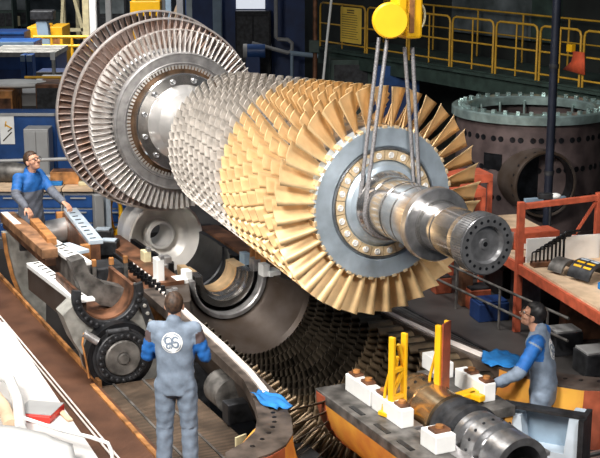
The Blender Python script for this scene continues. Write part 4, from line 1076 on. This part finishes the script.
# ---- red storage rack with its bench boards
RY = R(-75); wv = Vector((math.sin(R(15)), -math.cos(R(15)), 0)); wp = Vector((math.cos(R(15)), math.sin(R(15)), 0))
ra = G(519, 262, .9); ra0 = Vector((ra.x, ra.y, 0))
rack = thing('storage_rack', 'red steel storage rack with a board shelf, right of the rotor shaft end', 'rack', ra0, RY); L = loc_of(rack)
ZS = .9; dep = 1.05
for sx, sy, hh in ((0, 0, 1.66), (0, dep, 1.72), (2.6, 0, .9), (2.6, dep, .9), (-2.4, 0, .9), (-2.4, dep, .9)):
    q = MB(); q.box((sx, sy, hh/2), (.075, .085, hh), ch=.006); q.build('post', 'redrack', rack)
for sy in (0, dep):
    q = MB(); q.box((.1, sy, ZS-.08), (5.0, .05, .13), ch=.006); q.build('beam', 'redrack', rack)
q = MB(); q.bar((0, -.02, 1.60), (0, dep+.02, 1.66), .07, .07, ch=.006); q.build('top_bar', 'redrack', rack)
q = MB(); q.bar((0, dep*.52, .92), (0, dep*.95, 1.60), .03, .03); q.build('brace', 'redrack', rack)
q = MB(); q.bar((0, 0, .92), (0, dep, .95), .05, .07); q.build('low_bar', 'redrack', rack)
q = MB(); q.box((1.35, dep/2, ZS), (2.5, dep-.02, .03)); q.build('shelf_board', 'wood', rack)
q = MB(); q.box((-1.2, dep/2, ZS), (2.35, dep-.02, .03)); q.build('shelf_board', 'wood', rack)
q = MB(); q.box((.10, dep/2+.02, ZS+.165), (.03, dep-.05, .30)); q.build('back_board', 'white', rack, 'white board standing across the shelf')
q = MB(); q.box((1.3, dep-.02, ZS+.20), (2.3, .03, .40)); q.build('side_board', 'wood', rack)
def RK(x, y, z): return ra0+wv*x+wp*y+Vector((0, 0, z))
o = thing('storage_box', 'flat red box with a white label strip beyond the back board', 'box', RK(-.62, .46, ZS+.017), RY+R(4))
q = MB(); q.box((0, 0, .11), (.30, .62, .22), ch=.008); q.build('box_body', 'redrack', o); q = MB(); q.box((.153, -.03, .05), (.008, .54, .07)); q.build('label_strip', 'white', o)
q = MB(); q.box((.158, .12, .05), (.004, .2, .025)); q.build('print_line', 'ink', o)
# hex keys in a stand
tk = thing('tool_stand', 'low reddish wooden stand for a rising row of black hex keys on the rack shelf', 'stand', RK(.30, .06, ZS+.017), RY)
q = MB(); q.box((0, .22, .03), (.12, .50, .06), ch=.006); q.build('stand_bar', 'brownsteel', tk)
for k in range(9):
    q = MB(); h_ = .13+.028*k; y = .0+.052*k; ln = .09+.013*k
    q.tube([(0, 0, 0), (0, 0, h_-.02), (0, .006, h_-.006), (.0, .02, h_), (0, ln+.02, h_+.006)], .010+.0008*k, 6)
    o = q.build('hex_key', 'black', None, loc=RK(.30, .03+y, ZS+.07), rz=RY)
    tag(o, ['smallest black hex key at the left end of the stand', 'second hex key from the left in the rising row', 'third hex key from the left in the rising row', 'fourth hex key from the left in the rising row', 'middle hex key of the nine in the rising row',
            'fourth hex key from the right end of the rising row', 'third hex key from the tall right end', 'second tallest hex key, next to the right end', 'tallest black hex key at the right end of the stand'][k], 'tool', 'hex keys in the stand')
# curved covers
def cover(x, y, r, ln, m_, lab, prints):
    o = thing('bearing_liner', lab, 'liner', RK(x, y, ZS+.017), RY+R(20), 'curved liners on the rack shelf')
    q = MB(); q.revolve([(-ln/2, r-.025), (-ln/2, r), (ln/2, r), (ln/2, r-.025)], R(10), R(170), 24); q.build('curved_shell', m_, o)
    if prints:
        for k in range(6):
            for j in range(2):
                a = R(40+18*k); q = MB(); m2 = Matrix.Rotation(a, 3, 'X'); q.box(m2@Vector((-ln*.22+ln*.44*j, r+.001, 0)), (ln*.34, .006, .028), rot=m2); q.build('pad_strip', 'panelblue' if k < 4 else 'yellow2', o)
    return o
cover(.62, .30, .17, .22, 'iron', 'plain dark curved liner standing left of the strip-lined one', False)
cover(.98, .46, .22, .34, 'dark', 'black curved liner with rows of pale strips on the rack shelf', True)
o = thing('lifting_eye', 'rusty ring lifting eye on a grey dome at the right edge of the rack shelf', 'lifting eye', RK(.95, .86, ZS+.017), RY)
q = MB(); q.sphere((0, 0, .0), .2, 20, (1, 1, .6)); q.build('dome', 'iron', o); q = MB(); q.tube([(0, .06*math.cos(a), .2+.06*math.sin(a)) for a in [2*PI*k/20 for k in range(20)]], .014, 8, closed=True); q.build('eye_ring', 'brownsteel', o)
q = MB(); q.box((0, 0, .04), (.18, .10, .08), ch=.015); o = q.build('blue_tool', 'bluecloth', None, loc=RK(1.45, .40, ZS+.017), rz=RY); tag(o, 'bright blue hand tool on the rack shelf at the right edge', 'tool')
q = MB(); q.tube([(0, 0, 0), (-.02, .05, .22)], .05, 10); o = q.build('grey_bottle', 'cabgrey', None, loc=RK(-.55, .10, ZS+.02), rz=RY); tag(o, 'grey bottle standing on the rack boards beside the shaft end', 'bottle')
for k, (x, y, lab) in enumerate(((474, 178, 'upper red steel crate behind the gold blades at right'), (466, 192, 'lower red steel crate behind the gold blades at right'))):
    p = D(x-8, y, 18.4-.8*k); o = thing('red_crate', lab, 'crate', (p.x, p.y, .0 if k else 0), RY)
    zt = D(x, y-6, 18.4-.8*k).z; q = MB(); q.box((0, 0, zt-.06), (.5, .62, .12)); q.build('crate_top', 'redrack', o)
    for sx in (-.22, .22):
        for sy in (-.28, .28): q = MB(); q.box((sx, sy, (zt-.1)/2), (.06, .06, zt-.1)); q.build('leg', 'redrack', o)
# ---- clutter in the dark under and before the rack
def simple(nm, lab, cat, px, py, z, size, m_, rz=RY, grp=None, lid=None):
    p = G(px, py, z); o = thing(nm, lab, cat, (p.x, p.y, 0), rz, grp)
    q = MB(); q.box((0, 0, size[2]/2), size, ch=.012); q.build('body', m_, o)
    q = MB(); q.box((0, 0, size[2]+.012), (size[0]*.9, size[1]*.9, .03), ch=.006); q.build('lid', lid or 'dark', o)
    return o
simple('parts_bin', 'dark blue parts bin on the floor left of the red rack post', 'bin', 489, 318, 0, (.32, .42, .24), 'navy', lid='navy')
simple('red_can', 'red can on the floor beneath the coupling flange', 'can', 441, 292, 0, (.2, .24, .22), 'redprimer')
simple('red_can', 'dull red box on the floor beside the timber post', 'box', 476, 306, 0, (.3, .3, .26), 'redprimer')
simple('timber_post', 'short brown timber post standing under the coupling flange', 'post', 465, 305, 0, (.14, .16, .50), 'brownsteel', lid='wood')
simple('grey_case', 'grey metal case with a pale lid behind the right-hand man\'s shoulder', 'case', 563, 352, 0, (.30, .36, .28), 'dark', lid='cabgrey')
simple('grey_case', 'grey metal case at the right edge of the picture below the rack', 'case', 593, 372, 0, (.34, .36, .26), 'dark', lid='cabgrey')
simple('timber_stack', 'brown timber block under the red rack beam at right', 'timber', 580, 338, 0, (.2, .5, .5), 'brownsteel', lid='wood')
simple('drawer_unit', 'black drawer unit under the red rack behind the post', 'drawers', 545, 318, 0, (.9, .6, .55), 'dark')
simple('oil_drum', 'low black tub under the rack near the shaft end', 'tub', 510, 292, 0, (.6, .5, .4), 'black', lid='dark')
hr = thing('pipe_handrail', 'thin grey pipe handrail crossing the dark area under the coupling flange', 'handrail', Vector((*G(470, 320, 0).xy, 0)), ROT)
for z in (.55, .28):
    q = MB(); q.tube([(-1.6, .1, z), (1.9, .1, z)], .018, 8); q.build('rail', 'iron', hr)
for xx in (-1.5, -.5, .5, 1.5):
    q = MB(); q.tube([(xx, .1, 0), (xx, .1, .56)], .016, 8); q.build('baluster', 'iron', hr)
q = MB(); q.box((0, 0, .05), (.16, .26, .10), ch=.02); o = q.build('red_tool', 'red', None, loc=W(-.55, 1.80, .076), rz=ROT); tag(o, 'small red and white tool lying on the mesh deck by the flange', 'tool')
q = MB(); q.tube([(0, 0, 0), (0, 0, .34), (.02, .02, .36)], .028, 10); o = q.build('flange_stud', 'wheel', None, loc=W(.30, 1.62, ZJ+.02), rz=ROT); tag(o, 'upright steel stud on the flange behind the right-hand man', 'stud')
gp = thing('floor_grate', 'dark bar grating on the floor at the bottom right corner', 'grating', Vector((*G(590, 440, 0).xy, .0)), ROT)
for k in range(16):
    q = MB(); q.box((-.9+.12*k, 0, .015), (.03, 1.5, .03)); q.build('bar', 'wheel', gp)
q = MB(); q.box((0, 0, .003), (2.0, 1.5, .006)); q.build('pan', 'black', gp)
# ================================================================== LEFT BACKGROUND
def bx(nm, lab, cat, px0, px1, ytop, Y, z0, dp_, m_, parts=(), rz=0, grp=None, ztop=None):
    """box-shaped unit whose front stands at distance Y between two image columns; parts: (name, x0, x1, z0, z1, material) as fractions of the front"""
    a, b = D(px0, ytop, Y), D(px1, ytop, Y); zt = a.z if ztop is None else ztop; w_ = b.x-a.x
    o = thing(nm, lab, cat, ((a.x+b.x)/2, Y, 0), rz, grp)
    q = MB(); q.box((0, dp_/2, (z0+zt)/2), (w_, dp_, zt-z0), ch=.015); q.build('body', m_, o)
    for nm2, x0, x1, f0, f1, m2 in parts:
        q = MB(); q.box(((x0+x1-1)*w_/2, -.012, z0+(zt-z0)*(f0+f1)/2), ((x1-x0)*w_, .03, (zt-z0)*(f1-f0)), ch=.004); q.build(nm2, m2, o)
    return o
# benches with blue drawers behind the left-hand man
for k, (x0, x1, lab) in enumerate(((-6, 32, 'blue drawer bench at the left edge behind the bespectacled man'), (33, 62, 'blue drawer bench directly behind the bespectacled man\'s chest'),
        (63, 94, 'blue drawer bench below the wooden box, left of the turbine wheels'), (95, 128, 'blue drawer bench partly hidden below the turbine wheels'))):
    fr = []
    for r_ in range(3): fr.append(('drawer', .06, .94, .08+.29*r_, .08+.29*r_+.25, 'blue'))
    o = bx('drawer_bench', lab, 'bench', x0, x1, 197, 20.2, 0, .9, 'cabgrey', fr, grp='blue drawer benches', ztop=.80)
    w_ = D(x1, 197, 20.2).x-D(x0, 197, 20.2).x
    q = MB(); q.box((0, .42, .825), (w_, 1.0, .05), ch=.006); q.build('worktop', 'wood', o)
    for r_ in range(3):
        q = MB(); q.box((0, -.035, .8*(.08+.29*r_+.20)), (w_*.5, .02, .02)); q.build('drawer_handle', 'cabgrey', [c for c in o.children if c.name.startswith('drawer') and 'handle' not in c.name][r_], None)
q = MB(); p = D(66, 174, 20.6); q.box((0, 0, .10), (.46, .3, .2), ch=.006); wb_ = q.build('wooden_box', 'rust', None, loc=(p.x, 20.6, .852)); tag(wb_, 'brown wooden box on the bench left of the turbine wheels', 'box')
q = MB(); q.box((0, 0, .205), (.40, .24, .012)); q.build('lid', 'brownsteel', wb_)
for k, (x, m_, lab) in enumerate(((56, 'bluecloth', 'small blue tool lying on the bench behind the bespectacled man'), (86, 'paleyellow', 'small cream packet on the bench beside the wooden box'))):
    q = MB(); q.box((0, 0, .03), (.22, .12, .06), ch=.01); p = D(x, 190, 20.4); o = q.build('bench_tool', m_, None, loc=(p.x, 20.4, .852)); tag(o, lab, 'tool')
pr = thing('bench_rail', 'long pale guard rail running above the benches at left', 'rail', (D(40, 175, 20.9).x, 20.9, 0), 0)
q = MB(); q.tube([(-1.2, 0, 1.13), (1.0, 0, 1.20)], .03, 10); q.build('rail_tube', 'cabgrey', pr)
for x in (-1.0, -.1, .8):
    q = MB(); q.tube([(x, 0, .85), (x, 0, 1.15)], .02, 8); q.build('rail_post', 'cabgrey', pr)
q = MB(); q.sphere((0, 0, .0), .30, 18, (1.4, .6, .55)); p = D(10, 168, 20.7); o = q.build('tarp_bundle', 'iron', None, loc=(p.x, 20.7, 1.0)); tag(o, 'grey tarp bundle heaped on the bench at the left edge', 'bundle')
# blue partition with poster and locker
pt = bx('blue_partition', 'long blue machine base forming a low wall behind the left-hand benches', 'machine base', -8, 112, 113, 22.4, 0, .5, 'blue', (('seam', .52, .53, 0, 1, 'navy'), ('top_strip', 0, 1, .97, 1.0, 'cabgrey')))
a, b = D(-2, 116, 22.3), D(14, 145, 22.3)
po = thing('poster', 'white poster with a yellow and grey drawing on the blue base at the left edge', 'poster', ((a.x+b.x)/2, 22.391, (a.z+b.z)/2), 0)
w_, h_ = b.x-a.x, a.z-b.z
q = MB(); q.box((0, 0, 0), (w_, .012, h_)); q.build('sheet', 'white', po)
for x, z, sx, sz, m_, an in ((.02, .06, .13, .025, 'yellow', 30), (.05, .0, .10, .02, 'ink', -40), (-.02, .10, .02, .10, 'yellow', 10), (.0, -.12, .22, .02, 'ink', -45)):
    q = MB(); q.box((x, -.009, z), (sx, .006, sz), rot=Matrix.Rotation(R(an), 3, 'Y')); q.build('drawing_stroke', m_, po)
lk = bx('grey_locker', 'grey two-door metal locker in front of the blue base, behind the man\'s head', 'locker', 23, 48, 129, 21.9, 0, .4, 'cabgrey', (('door', .03, .49, .03, .97, 'cabgrey'), ('door', .51, .97, .03, .97, 'cabgrey')))
q = MB(); q.box((0, 0, .0), (.30, .12, .08), ch=.02); p = D(58, 162, 22.1); o = q.build('cloth_bundle', 'cabgrey', None, loc=(p.x, 20.85, .892)); tag(o, 'grey rag bundle on the bench end by the turbine rim', 'rag')
# second rank: bed, block, sheet
simple_ = bx
bx('machine_bed', 'low grey machine bed with a pale top beyond the blue base', 'machine', 14, 62, 93, 27.5, 0, 3.2, 'cabgrey', (('front_panel', .0, .98, .05, .8, 'floor'),))
o = bx('dark_fixture', 'dark brown fixture block with yellow guard posts, left of the turbine rim', 'fixture', 35, 60, 84, 26.8, 0, 1.2, 'brownsteel', (('front_plate', .05, .95, .55, .95, 'dark'),))
for x in (.75, 1.02):
    q = MB(); q.tube([(x*.4, -.06, .2), (x*.4, -.06, D(50, 76, 26.8).z)], .035, 8); q.build('guard_post', 'yellow', o)
q = MB(); q.tube([(-.45, -.06, D(50, 77, 26.8).z), (.42, -.06, D(50, 77, 26.8).z)], .03, 8); q.build('guard_rail', 'yellow', o)
q = MB(); q.sphere((0, 0, 0), .5, 18, (1.5, .8, .18)); p = D(14, 85, 27); o = q.build('white_bundle', 'white', None, loc=(p.x, 27.2, p.z)); tag(o, 'white wrapped bundle lying on a timber at the left edge', 'bundle')
bx('timber_block', 'brown timber block under the white bundle at the left edge', 'timber', -6, 12, 91, 26.6, 0, 1.0, 'rust', (('end_grain', .1, .9, .1, .9, 'brownsteel'),))
# third rank: blue machines
o = bx('blue_planer', 'long blue machine with a grey slotted table at the far left', 'machine', -10, 56, 56, 34, 0, 1.6, 'blue', (('lower_skirt', 0, 1, 0, .35, 'navy'), ('panel', .1, .5, .4, .75, 'navy')))
w_ = D(56, 56, 34).x-D(-10, 56, 34).x; zt = D(0, 56, 34).z
q = MB(); q.box((0, .8, zt+.05), (w_*1.02, 1.9, .12)); q.build('slotted_table', 'lightiron', o)
for k in range(4):
    q = MB(); q.box((0, .2+.4*k, zt+.113), (w_, .05, .006)); q.build('table_slot', 'dark', o)
for k, (x0, x1, lab) in enumerate(((20, 25, 'left of two narrow blue boxes standing before the blue machine'), (26, 32, 'right of two narrow blue boxes standing before the blue machine'))):
    bx('blue_box', lab, 'box', x0, x1, 55, 32.5, 0, .4, 'blue', (('lid', .05, .95, .9, 1.0, 'lblue'),), grp='narrow blue boxes')
bx('blue_console', 'blue box-shaped machine carriage behind the slotted table', 'machine', -8, 34, 42, 37, 0, 1.2, 'blue', (('top_edge', 0, 1, .93, 1, 'lblue'),))
bx('blue_carriage', 'far low blue carriage at the left edge beyond the slotted table', 'machine', -8, 24, 32, 41, 0, 1.2, 'navy', (('top_edge', 0, 1, .95, 1, 'blue'),))
bx('yellow_tank', 'left yellow machine housing beside the slanted pale blue column', 'machine', 27, 44, 27, 42, 0, 1.5, 'yellow', (('side_panel', .0, .3, .1, .95, 'yellow2'), ('vent', .45, .9, .5, .8, 'rust')), grp='yellow machine housings')
bx('yellow_tank', 'right yellow machine housing beyond the slanted pale blue column', 'machine', 48, 62, 27, 43, 0, 1.5, 'yellow', (('vent', .2, .8, .4, .8, 'rust'),), grp='yellow machine housings')
p = D(45, 33, 40); sl = thing('slanted_column', 'pale blue slanted machine column with a dark top motor', 'machine', (p.x, p.y, 0), 0); L = loc_of(sl)
q = MB(); q.bar(L(D(42, 18, 40)), L(Vector((D(50, 60, 40).x, 40, 0))), .34, .4, ch=.02); q.build('column_body', 'lblue', sl)
q = MB(); q.box(L(D(43, 15, 40)), (.7, .5, .3), ch=.04); q.build('top_motor', 'dark', sl); q = MB(); q.box((0.15, 0, .15), (.8, .8, .3), ch=.03); q.build('foot', 'navy', sl)
yr = thing('guard_railing', 'yellow guard railing in front of the far yellow machine', 'railing', (D(62, 45, 39).x, 39, 0), 0)
for zz in (D(62, 37, 39).z, D(62, 46, 39).z):
    q = MB(); q.tube([(-.85, 0, zz), (.9, 0, zz)], .05, 8); q.build('rail', 'yellow', yr)
for x in (-.85, -.3, .3, .9):
    q = MB(); q.tube([(x, 0, 0), (x, 0, D(62, 36, 39).z)], .045, 8); q.build('baluster', 'yellow', yr)
bx('spindle_stand', 'thin grey spindle stand between the blue machine and the turbine rim', 'stand', 51, 54, 52, 31, 0, .15, 'lightiron', (('collar', -.3, 1.3, .9, 1.0, 'white'),))
bx('grey_chest', 'dark blue chest between the spindle stand and the turbine rim', 'chest', 36, 70, 72, 31.5, 0, .8, 'navy', (('lid', 0, 1, .85, 1, 'iron'),))
# far columns and racks
for k, (x0, x1, Y, m_, lab) in enumerate(((62, 66, 50, 'paleyellow', 'thin cream building column at the far left'), (76, 80, 52, 'paleyellow', 'cream building column behind the yellow railing'), (83, 90, 44, 'paleyellow', 'cream column just left of the white one'), (90, 97, 40, 'white', 'white column nearest the turbine wheels at left'),
        (106, 112, 46, 'cabgrey', 'pale grey column right of the white one, above the wheels'), (166, 172, 42, 'lblue', 'pale blue column left of the navy wall, above the wheels'), (177, 184, 38, 'cabgrey', 'grey column above the right of the turbine wheels'), (213, 222, 33.1, 'lblue', 'pale blue column against the navy wall'))):
    a, b = D(x0, 20, Y).x, D(x1, 20, Y).x; o = thing('building_column', lab, 'column', ((a+b)/2, Y, 0), 0, 'building columns at the back')
    q = MB(); q.box((0, 0, 4), (b-a, .12, 8)); q.build('web', m_, o); q = MB(); q.box((0, -.1, 4), ((b-a)*.85, .05, 8)); q.build('front_face', m_, o)
    q = MB(); q.box((0, -.04, .1), ((b-a)*1.4, .4, .2)); q.build('foot_plate', 'dark', o)
for k, (x0, x1, yt, Y, m_, lab) in enumerate(((-4, 12, -6, 52, 'darkgreen', 'dark green storage rack at the top left corner'), (14, 26, -4, 54, 'darkgreen', 'second green rack from the left, with a white card'), (97, 126, -6, 48, 'dark', 'black tall cabinet behind the top of the wheels'), (126, 165, -6, 50, 'cabgrey', 'grey tall cabinet row seen over the wheels'), (185, 197, -6, 37, 'navy', 'navy tall cabinet right of the grey column'))):
    bx('tall_cabinet', lab, 'cabinet', x0, x1, yt, Y, 0, .8, m_, (('shelf_bay', .08, .48, .05, .30, 'black'), ('shelf_bay', .52, .92, .05, .30, 'black'), ('shelf_bay', .08, .48, .36, .62, 'dark'), ('shelf_bay', .52, .92, .36, .62, 'dark'), ('upper_panel', .08, .92, .68, .95, 'wall_pale')), grp='tall cabinets at the back')
q = MB(); p = D(17, 21, 53.97); q.box((0, 0, 0), (.26, .04, .40)); o = q.build('white_card', 'paper', None, loc=p); o.data.materials[0] = M['paleyellow']; tag(o, 'pale card hung on the green rack at the far left', 'card')
cr_ = thing('lattice_tower', 'small cream lattice A-frame at the far left beyond the yellow railing', 'frame', (D(68, 20, 47).x, 47, 0), 0)
for a, b in (((-.35, 0, 0), (-.05, 0, 3)), ((.75, 0, 0), (.05, 0, 3)), ((-.25, 0, 1.0), (.55, 0, 1.0))):
    q = MB(); q.bar(a, b, .1, .12); q.build('strut', 'paleyellow', cr_)
bx('lathe', 'dark olive lathe beyond the yellow housings at the far left', 'machine', 40, 60, 12, 52, 0, 1.2, 'darkgreen', (('headstock', .1, .5, .6, 1.0, 'iron'),))
yl = thing('yellow_lift', 'yellow lift truck seen over the top of the turbine wheels', 'lift', (D(146, 4, 44).x, 44, 0), 0)
zt = D(146, 2, 44).z; q = MB(); q.box((0, 0, zt-.2), (1.0, .6, .5), ch=.03); q.build('carriage', 'yellow2', yl)
for x in (-.4, .4):
    q = MB(); q.box((x, 0, 1.3), (.12, .12, 2.6)); q.build('mast', 'yellow', yl)
q = MB(); q.bar((.3, 0, .1), (1.2, 0, 2.4), .12, .12); q.build('boom', 'wood', yl)
# navy wall equipment
pz = D(250, 0, 33.2); a, b = D(236, 9, 33.3), D(265, 9, 33.3)
q = MB(); q.box(((a.x+b.x)/2, 33.40, a.z+.6), (b.x-a.x, .06, 1.2)); wg = mat('panel_glow', (.8, .82, .85), .4, 0, .05, 2); wg.node_tree.nodes['Principled BSDF'].inputs['Emission Color'].default_value = (.85, .9, 1, 1); wg.node_tree.nodes['Principled BSDF'].inputs['Emission Strength'].default_value = .7; q.build('glow_panel_1', wg); bpy.data.objects['glow_panel_1']['kind'] = 'structure'  # white panel on the navy wall, with emission added to brighten it
bx('dark_switchgear', 'black switchgear cabinet under the white panel on the navy wall', 'cabinet', 235, 271, 11, 33.0, 0, .4, 'black', (('door', .05, .48, .05, .95, 'dark'), ('door', .52, .95, .05, .95, 'dark')))
mo = thing('wall_motor', 'blue-grey motor drum on a stand in front of the navy wall', 'motor', (D(253, 50, 32).x, 32, 0), 0); zc = D(253, 51, 32).z
q = MB(); q.cyl((-.22, 0, zc), (.30, 0, zc), .17, 24); q.build('drum', 'blue', mo); q = MB(); q.cyl((-.24, 0, zc), (-.14, 0, zc), .175, 24); q.build('end_cap', 'cabgrey', mo); q = MB(); q.box((0, 0, zc/2-.05), (.34, .2, zc-.1), ch=.01); q.build('stand', 'navy', mo)
q = MB(); z1, z2 = D(280, 39, 32.6).z, D(280, 52, 32.6).z; x1, x2 = D(276, 40, 32.6).x, D(292, 40, 32.6).x
q.tube([(x1, 32.6, 6), (x1, 32.6, z1+.05), (x1+.05, 32.6, z1), (x2-.1, 32.6, z1-.02), (x2, 32.6, z1-.1), (x2, 32.6, z2+.05), (x2-.1, 32.6, z2-.02), (x1-.6, 32.6, z2+.22)], .05, 10)
o = q.build('bent_wall_pipe', 'cabgrey', None); tag(o, 'grey pipe bent into a loop on the navy wall', 'pipe')
q = MB(); q.tube([(D(290, 53, 32.4).x, 32.4, D(290, 53, 32.4).z), (D(318, 55, 32.4).x, 32.4, D(318, 56, 32.4).z)], .06, 10); q.tube([(D(292, 53, 32.4).x, 32.4, 0), (D(292, 53, 32.4).x, 32.4, D(290, 53, 32.4).z)], .04, 8); o = q.build('pale_duct', 'lblue', None); tag(o, 'pale blue pipe running right along the navy wall', 'pipe')
bx('blue_machine', 'blue machine housing under the walkway behind the top gold blades', 'machine', 375, 420, 66, 27.0, 0, 1.0, 'blue', (('door', .1, .9, .1, .8, 'navy'),))
bx('dark_machine', 'dark machine block under the left end of the walkway', 'machine', 330, 372, 60, 28.0, 0, 1.0, 'darkgreen', (('panel', .1, .9, .6, .95, 'dark'),))
# ================================================================== LIGHT
area('lamp_key', (-5.5, 4.0, 9.5), (-.3, 13.5, 1.6), 3.0, 3.0, 520, (1, .96, .90), R(75))
area('lamp_front', (3.5, 3.5, 8.5), (1.0, 11.5, .8), 2.0, 2.0, 130, (1, .96, .92), R(60))
area('lamp_overhead', (-3.5, 14.5, 9.5), (-1.8, 16.5, 0), 6.0, 2.0, 620, (1, .97, .92), R(110))
area('lamp_far', (-9, 36, 10), (-9, 38, 0), 10, 6, 2100, (1, .98, .95), R(120))
